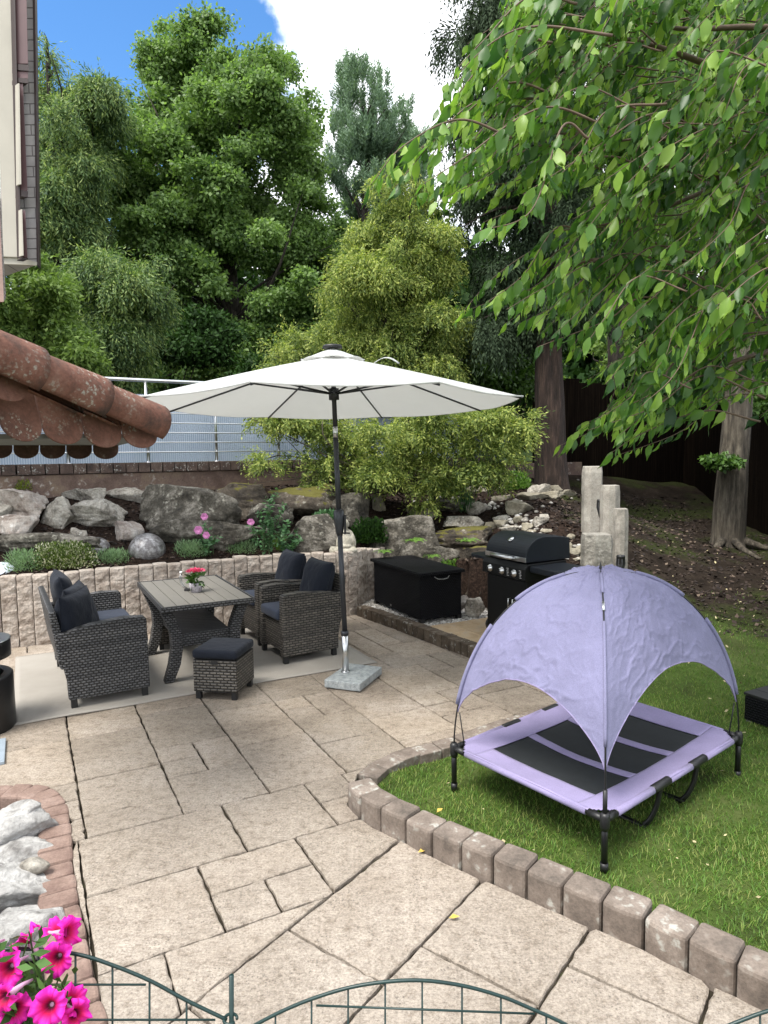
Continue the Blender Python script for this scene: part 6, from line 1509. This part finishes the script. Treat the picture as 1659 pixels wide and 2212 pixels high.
def cherry_branch(tip, start, Yt, Ys, r_=.006, leaf_from=.25, sp=.030, sag=.0, sz=1.):
    a = P(start[0], start[1], Ys); b = P(tip[0], tip[1], Yt); m1_ = a * .62 + b * .38 + np.array([0, 0, .10 + .05 * np.linalg.norm(b - a)]) + g.normal(size=3) * .03; m2_ = a * .3 + b * .7 + np.array([0, 0, .05]) + g.normal(size=3) * .03
    pth = np.array(smooth_path([a, m1_, m2_, b], 10)); n = len(pth); tw.tube([tuple(p) for p in pth], list(np.linspace(r_, .0011, n)), 5)
    d = np.r_[0, np.cumsum(np.linalg.norm(np.diff(pth, axis=0), axis=1))]; s = np.arange(d[-1] * leaf_from, d[-1], sp * g.uniform(.8, 1.2))
    for k, x in enumerate(s):
        p = np.array([np.interp(x, d, pth[:, i]) for i in range(3)]); q = np.array([np.interp(min(x + .05, d[-1]), d, pth[:, i]) for i in range(3)]); t_ = unit(q - p + 1e-6)
        sd_ = unit(np.cross(t_, [0, 0, 1])) * (1 if k % 2 else -1)
        dr = unit(t_ * g.uniform(.5, 1.3) + sd_ * g.uniform(.1, .6) + np.array([0, 0, -g.uniform(.5, 1.6)]) + g.normal(size=3) * .18)
        LP.append(p + sd_ * .012); LD.append(dr); _az2 = g.uniform(0, 6.28); LN.append(unit(np.array([math.cos(_az2), math.sin(_az2), .35]) + sd_ * .3)); LS.append(sz * g.choice([.06, .08, .095, .11, .13]) * g.uniform(.88, 1.12) * (1 - .25 * (x / d[-1]) ** 4))
for i, tp_ in enumerate(tips):
    Yt = 3.1 + .9 * math.sin(i * 1.7) * .5 + (.5 if tp_[1] > 620 else 0) + g.uniform(-.25, .25)
    cherry_branch(tp_, (tp_[0] + g.uniform(230, 420), tp_[1] - g.uniform(60, 210)), Yt, Yt + g.uniform(.0, .5))
creg = [(1090, -60), (985, 150), (950, 330), (880, 390), (1060, 450), (1150, 420), (1230, 470), (1190, 560), (1050, 655), (1130, 700), (1250, 760), (1300, 870), (1230, 935), (1330, 950), (1450, 830), (1560, 780), (1740, 860), (1740, -60)]
k = 0
while k < 520:
    u, v = g.uniform(880, 1760), g.uniform(-80, 960)
    if not inpoly(np.array([[u, v]]), creg)[0]: continue
    if v > 500 and u < 1350 and g.random() < .25: continue
    Yt = g.uniform(2.7, 5.0) if u > 1250 else g.uniform(2.9, 4.2); L0 = g.uniform(.5, .95) * FD / Yt
    cherry_branch((u, v), (u + L0 * g.uniform(.6, .9), v - L0 * g.uniform(.15, .65)), Yt, Yt + g.uniform(-.1, .5), .004, .15, .034, sz=g.uniform(.9, 1.1)); k += 1
for pl_, ys, rr_ in [([(1900, 330), (1659, 190), (1560, 150), (1350, 85), (1230, 120)], [3.9, 3.7, 3.6, 3.4, 3.3], [.035, .022, .017, .010, .004]), ([(1900, 420), (1700, 380), (1560, 400), (1380, 470), (1200, 500)], [3.9, 3.7, 3.6, 3.5, 3.4], [.03, .017, .012, .008, .003]),
                   ([(1950, 760), (1700, 640), (1540, 640), (1420, 600), (1290, 560), (1200, 600)], [4.0, 3.8, 3.7, 3.6, 3.5, 3.5], [.03, .018, .014, .010, .007, .003]), ([(1950, 700), (1659, 760), (1500, 810), (1400, 850)], [4.0, 3.7, 3.6, 3.5], [.025, .014, .008, .003]), ([(1900, 100), (1659, 60), (1450, 60), (1300, 0)], [3.6, 3.4, 3.3, 3.2], [.03, .015, .009, .004]),
                   ([(1950, 560), (1700, 520), (1500, 330), (1380, 300), (1250, 330)], [3.9, 3.5, 3.2, 3.1, 3.0], [.03, .016, .010, .006, .003])]:
    pth = smooth_path([P(u, v, y) for (u, v), y in zip(pl_, ys)], 8); tw.tube([tuple(p) for p in pth], list(np.interp(np.linspace(0, 1, len(pth)), np.linspace(0, 1, len(rr_)), rr_)), 8)
    tw.tube([(3.95, 4.55, 2.6), tuple((np.array((3.95, 4.55, 2.8)) + pth[0]) / 2 + (0, 0, .15)), tuple(pth[0])], [.06, .045, rr_[0]], 8)
at_origin(tw.build('branches', M_TWIG, ch, True))
LP, LD, LN, LS = map(np.array, (LP, LD, LN, LS))
def cherry_leaves(p, d, nr, L_s, mat, parent):
    """curved, pointed leaves folded along the midrib"""
    n = len(p); sd_ = unit(np.cross(d, nr)); nn = np.cross(sd_, d); cv = g.uniform(.0, .5, n)[:, None]; fold = g.uniform(.1, .9, n)[:, None]
    st = [(0, 0), (.12, .24), (.34, .48), (.58, .38), (.80, .13), (1, 0)]; V = []
    def pt(s, w, side): z = -cv * s * s * L_s[:, None]; x = L_s[:, None] * s; ww = w * L_s[:, None] * .43; return p + d * x + nn * (z + fold * abs(ww) * .6 * abs(side)) + sd_ * ww * side + 0
    cols = [pt(0, 0, 0)]
    for s, w in st[1:-1]: cols += [pt(s, w, -1), pt(s, 0, 0), pt(s, w, 1)]
    cols.append(pt(1, 0, 0)); V = np.stack(cols, 1).reshape(-1, 3); K = len(cols); F = []
    q = [(0, 1, 2, 2), (0, 2, 3, 3)]
    for r_ in range(3): a = 1 + 3 * r_; q += [(a, a + 3, a + 4, a + 1), (a + 1, a + 4, a + 5, a + 2)]
    a = 10; tri = [(0, 2, 1), (0, 3, 2), (a, K - 1, a + 1), (a + 1, K - 1, a + 2)]
    for r_ in range(3):
        a = 1 + 3 * r_
        for A_, B_2, C_, D_ in ((a, a + 1, a + 4, a + 3), (a + 1, a + 2, a + 5, a + 4)): tri += [(A_, B_2, C_), (A_, C_, D_)]
    T_ = np.array(tri); F = (T_[None] + (np.arange(n) * K)[:, None, None]).reshape(-1, 3); return npmesh('leaves', V, F.astype(np.int32), mat, parent, True)
at_origin(cherry_leaves(LP, LD, LN, LS, M_CH, ch))
print('cherry leaves', len(LP))

# ============================================================ small planting
M_SIL = leafmat('silver_herb', (.10, .17, .085), (.27, .40, .22), .3, .7, 3)
M_LB = leafmat('lobelia_leaf', (.035, .07, .012), (.13, .19, .035), .25, .5, 5, .3, (.62, .60, .48))
M_ROSE = leafmat('rose_leaf', (.03, .08, .035), (.11, .23, .10), .3, .4, 4)
M_RPET = simple('rose_petal', (.62, .22, .48), .6, 0, .3, 60)
M_FERN = leafmat('fern_frond', (.05, .12, .02), (.17, .31, .055), .3, .5, 5)
M_SEDUM = leafmat('sedum_leaf', (.09, .13, .015), (.22, .27, .04), .2, .5, 6)
def bush(name, label, cat, u, v, w, h, mat, n, ln, wd, seed, Y=None, up=.8, group=None):
    vt = np.interp(u, [q[0] for q in _pal_px], [q[1] for q in _pal_px]); vb = min(v + h / 2, vt - 5) if u < 790 else v + h / 2
    b = hit(u, vb, PAL[0][1] + .35 if u < 0 else 6.75) if Y is None else P(u, vb, Y); Yc = b[1] + .12; rx = w * Yc / FD / 2; rz = (vb - v + h / 2) * Yc / FD + .02
    t_ = thing(name, label, cat, (b[0], Yc, b[2] - .03), 0, group)
    tufts('foliage', mat, t_, [(dx * rx * .6, 0, rz * .15) for dx in (-.8, -.3, .2, .7)], n, (rx * .62, rx * .5 + .03, rz * .85), ln, wd, seed, up)
    stm = MB(); gg_ = random.Random(seed)
    for k_ in range(7): stm.tube([(gg_.uniform(-.3, .3) * rx, 0, -.02), (gg_.uniform(-.8, .8) * rx, gg_.uniform(-.1, .1), rz * .7)], .003, 4)
    stm.build('stems', M_BARKD, t_); return t_
bush('silver_herb', 'silvery green herb clump at the far left beside the ball lamp', 'plant', 38, 1216, 80, 56, M_SIL, 1500, .045, .008, 1)
bush('flowering_shrub', 'dark green mound dotted with tiny pale flowers behind the palisade wall', 'shrub', 128, 1205, 140, 70, M_LB, 5200, .028, .016, 2)
bush('silver_herb', 'silvery green herb clump in front of the smaller silver ball', 'plant', 237, 1213, 76, 48, M_SIL, 1700, .045, .008, 3)
bush('silver_herb', 'silvery green herb clump just right of the larger silver ball', 'plant', 402, 1192, 64, 46, M_SIL, 1700, .045, .008, 4)
bush('silver_herb', 'silvery green herb clump between the pink roses and the climbing rose', 'plant', 514, 1187, 70, 48, M_SIL, 1700, .045, .008, 5)
bush('silver_herb', 'small green herb clump right at the foot of the climbing rose', 'plant', 594, 1187, 56, 34, M_FERN, 1200, .045, .008, 6)
bush('sedum_plant', 'yellow green cushion plant on top of the largest pinkish boulder', 'plant', 28, 1046, 62, 26, M_SEDUM, 1500, .030, .018, 7, 8.2)
bush('grass_tuft', 'dark grass tuft on the slope above the squared grey stone', 'plant', 1008, 1092, 40, 46, M_ROSE, 300, .14, .012, 8, None, 2.)
bush('leafy_weed', 'light green weed among the stones under the cypress fringe', 'plant', 1120, 1040, 60, 44, M_FERN, 900, .05, .028, 9)
bush('leafy_weed', 'dark green weed behind the right rear corner of the storage box', 'plant', 1000, 1245, 40, 60, M_ROSE, 700, .05, .035, 10, 8.0)
bush('leafy_weed', 'leafy weed left of the grass tuft near the green post', 'plant', 965, 1052, 60, 50, M_FERN, 900, .05, .03, 12)
bush('shade_plant', 'dark leafy plant in the shade between statue and big boulder', 'plant', 800, 1150, 80, 60, M_L9, 1500, .05, .035, 11, 8.3)
def fern(u, v, Y, s, label):
    b = P(u, v, Y); t_ = thing('fern', label, 'fern', tuple(b), 0, 'ferns on the shaded boulders'); p_, d_, n_ = [], [], []; gg_ = np.random.default_rng(int(u))
    for k_ in range(9):
        a = 2 * math.pi * k_ / 9 + gg_.uniform(-.2, .2); L0 = s * gg_.uniform(.7, 1.1)
        for q in np.linspace(.12, 1, 16):
            c_ = np.array([math.cos(a) * L0 * q, math.sin(a) * L0 * q - .02, L0 * (.9 * q - .75 * q * q)]); tg_ = np.array([math.cos(a), math.sin(a), .9 - 1.5 * q])
            for sd_ in (-1, 1): p_.append(c_); d_.append(np.array([-math.sin(a), math.cos(a), .1]) * sd_ + tg_ * .35); n_.append([0, -.2, 1])
    p_, d_, n_ = map(np.array, (p_, d_, n_)); leaves('fronds', p_, d_, n_, np.tile(np.repeat(np.linspace(.30, .08, 16), 2), 9) * s, s * .07, M_FERN, t_)
fern(895, 1172, 7.95, .17, 'bright fern growing on the face of the big shaded boulder')
fern(828, 1195, 7.95, .13, 'small fern low on the left of the big shaded boulder')
fern(1008, 1172, 8.0, .16, 'fern in front of the mossy ledge rock behind the grill')
fern(932, 1205, 8.0, .13, 'fern just above the rear edge of the storage box lid')
# roses
bush('leafy_weed', 'small fern like weed growing under the dark overhanging boulder', 'plant', 352, 1150, 44, 26, M_FERN, 420, .045, .02, 21, 8.0)
bush('leafy_weed', 'low green weed on top of the flat layered boulder', 'plant', 470, 1118, 60, 22, M_FERN, 500, .04, .02, 22, 8.45)
bush('leafy_weed', 'green weed in the gap above the dark shaded boulder near the parasol pole', 'plant', 705, 1120, 60, 36, M_ROSE, 600, .045, .028, 23, 8.3)
bush('leafy_weed', 'bright weed between storage box corner and the rounded mossy boulder', 'plant', 975, 1232, 40, 40, M_FERN, 500, .05, .025, 24, 7.9)
def rose(u, v, Y, name_l, stems_, flowers, seed, nl=260):
    b = P(u, v, Y); t_ = thing('rose_bush', name_l, 'rose', tuple(b)); gg_ = np.random.default_rng(seed); sm = MB(); p_, d_ = [], []
    for (su, sv) in stems_:
        e = P(su, sv, Y + gg_.uniform(-.1, .1)) - b; m_ = e * .5 + gg_.normal(size=3) * .03; pth = smooth_path([np.zeros(3) + gg_.normal(size=3) * .03, m_, e], 9); sm.tube([tuple(x) for x in pth], list(np.linspace(.005, .0022, len(pth))), 5)
        for q in range(int(nl / len(stems_))):
            x = pth[gg_.integers(4, len(pth))]; p_.append(x + gg_.normal(size=3) * .012); d_.append(gg_.normal(size=3) * [1, .7, .5] + [0, -.2, .1])
    sm.build('stems', simple('rose_stem', (.05, .09, .03), .6), t_, True); p_, d_ = np.array(p_), np.array(d_); leaves('foliage', p_, d_, gg_.normal(size=(len(p_), 3)) * .5 + [0, -.4, 1], gg_.uniform(.035, .065, len(p_)), gg_.uniform(.022, .04, len(p_)), M_ROSE, t_, .12)
    for (fu, fv, fr_s) in flowers:
        c_ = P(fu, fv, Y - .05) - b; V = []; F = []; R_ = fr_s * .72 * Y / FD
        for lay in range(4):
            for k_ in range(6):
                a = 2 * math.pi * (k_ + lay * .5) / 6; r_ = R_ * (1 - lay * .22); base_ = len(V); up_ = .25 + lay * .28
                dx, dz = math.cos(a), math.sin(a)
                for (f_, w_) in ((.15, .25), (.7, .62), (1., .35)):
                    for sd_ in (-1, 1): V.append(c_ + np.array([(dx * f_ - dz * w_ * sd_ * .75) * r_, -up_ * r_ * (.4 + f_ * .5), (dz * f_ + dx * w_ * sd_ * .75) * r_]))
                F += [(base_, base_ + 1, base_ + 3, base_ + 2), (base_ + 2, base_ + 3, base_ + 5, base_ + 4)]
        npmesh('flower', V, F, M_RPET, t_, True)
rose(450, 1195, 7.6, 'low rose bush with three pink blooms in front of the long flat boulder', [(429, 1148), (446, 1158), (442, 1118), (470, 1165), (420, 1165), (455, 1170)], [(429, 1145, 13), (446, 1156, 11), (442, 1116, 11)], 1, 190)
rose(575, 1190, 7.7, 'tall rose bush with a single pink bloom rising left of the parasol pole', [(541, 1130), (575, 1080), (560, 1110), (590, 1075), (600, 1058), (612, 1085), (585, 1120), (555, 1150), (620, 1130), (600, 1150)], [(542, 1128, 11)], 2, 520)
rose(625, 1190, 7.9, 'dark leafy rose bush without blooms between the tall rose and the statue', [(610, 1140), (640, 1150), (625, 1160), (650, 1165)], [], 3, 240)

# ============================================================ grass
g = np.random.default_rng(70); n = 330000
xy = np.c_[g.uniform(-.4, 5.2, n), g.uniform(1.6, 7.6, n)]
lawn = [tuple(p) for p in K1] + [tuple(p) for p in KF] + [tuple(p) for p in K2[-2:][::-1]][1:] + [(1.9, 5.4), (2.6, 6.6), (3.2, 8), (5.3, 8), (5.3, 1.5), (2.5, 1.0)]
den = .5 + .5 * vnoise(np.c_[xy * 1.7, xy[:, :1] * 0], 3) ; den2 = vnoise(np.c_[xy * 6, xy[:, :1] * 0], 9)
fade = np.clip((6.6 - xy[:, 1] + den2 * .8) / 2.2, 0.03, 1) ; keep = inpoly(xy, lawn) & (g.random(n) < np.clip(.35 + den * .7, 0, 1) * fade) & (polydist(xy, [tuple(p) for p in K1] + [tuple(p) for p in KF]) > .145)
xy = xy[keep]; n = len(xy); p = np.c_[xy, ground_z(xy) - .004]; a = g.uniform(0, 6.28, n); ln_ = g.uniform(.018, .048, n) * (1.15 - .04 * xy[:, 1]); d = unit(np.c_[np.cos(a) * g.uniform(.2, 1.1, n), np.sin(a) * g.uniform(.2, 1.1, n), np.ones(n)]); sdv = np.c_[-np.sin(a), np.cos(a), np.zeros(n)] * .0017
mid = p + d * (ln_ * .55)[:, None]; tipp = mid + unit(d * np.array([1.9, 1.9, .7])) * (ln_ * .5)[:, None]
V = np.stack([p - sdv, p + sdv, mid + sdv * .8, tipp, mid - sdv * .8], 1).reshape(-1, 3); F = (np.array([[0, 1, 2], [0, 2, 4], [4, 2, 3]])[None] + (np.arange(n) * 5)[:, None, None]).reshape(-1, 3)
M_GRS = leafmat('grass_blade', (.055, .11, .018), (.13, .27, .038), .4, .5, 1.6, .3, (.30, .33, .10))
tag(npmesh('grass', V, F.astype(np.int32), M_GRS), 'short green lawn grass around the pet bed', 'grass', kind='stuff'); print('blades', n)
# clover leaves and fallen petals sprinkled on lawn and soil
xy = np.c_[g.uniform(.2, 5, 420), g.uniform(2.2, 9.5, 420)]; xy = xy[inpoly(xy, lawn + []) | (xy[:, 1] > 8)]; xy = xy[(xy[:, 0] > 2.4) | (xy[:, 1] < 5.2)]
tag(chips('leaf_litter', xy, .006, .018, simple('dry_leaf', (.42, .36, .20), .8, 0, .4, 30), 9, .03), 'pale fallen leaves sprinkled over lawn and soil', 'leaf litter', kind='stuff')
xy = np.c_[g.uniform(2.2, 6, 7000), g.uniform(6.2, 13, 7000)]
tag(chips('twig_litter', xy, .01, .035, tm.m, 10, .008), 'brown twigs and dead leaves on the shaded soil', 'leaf litter', kind='stuff')
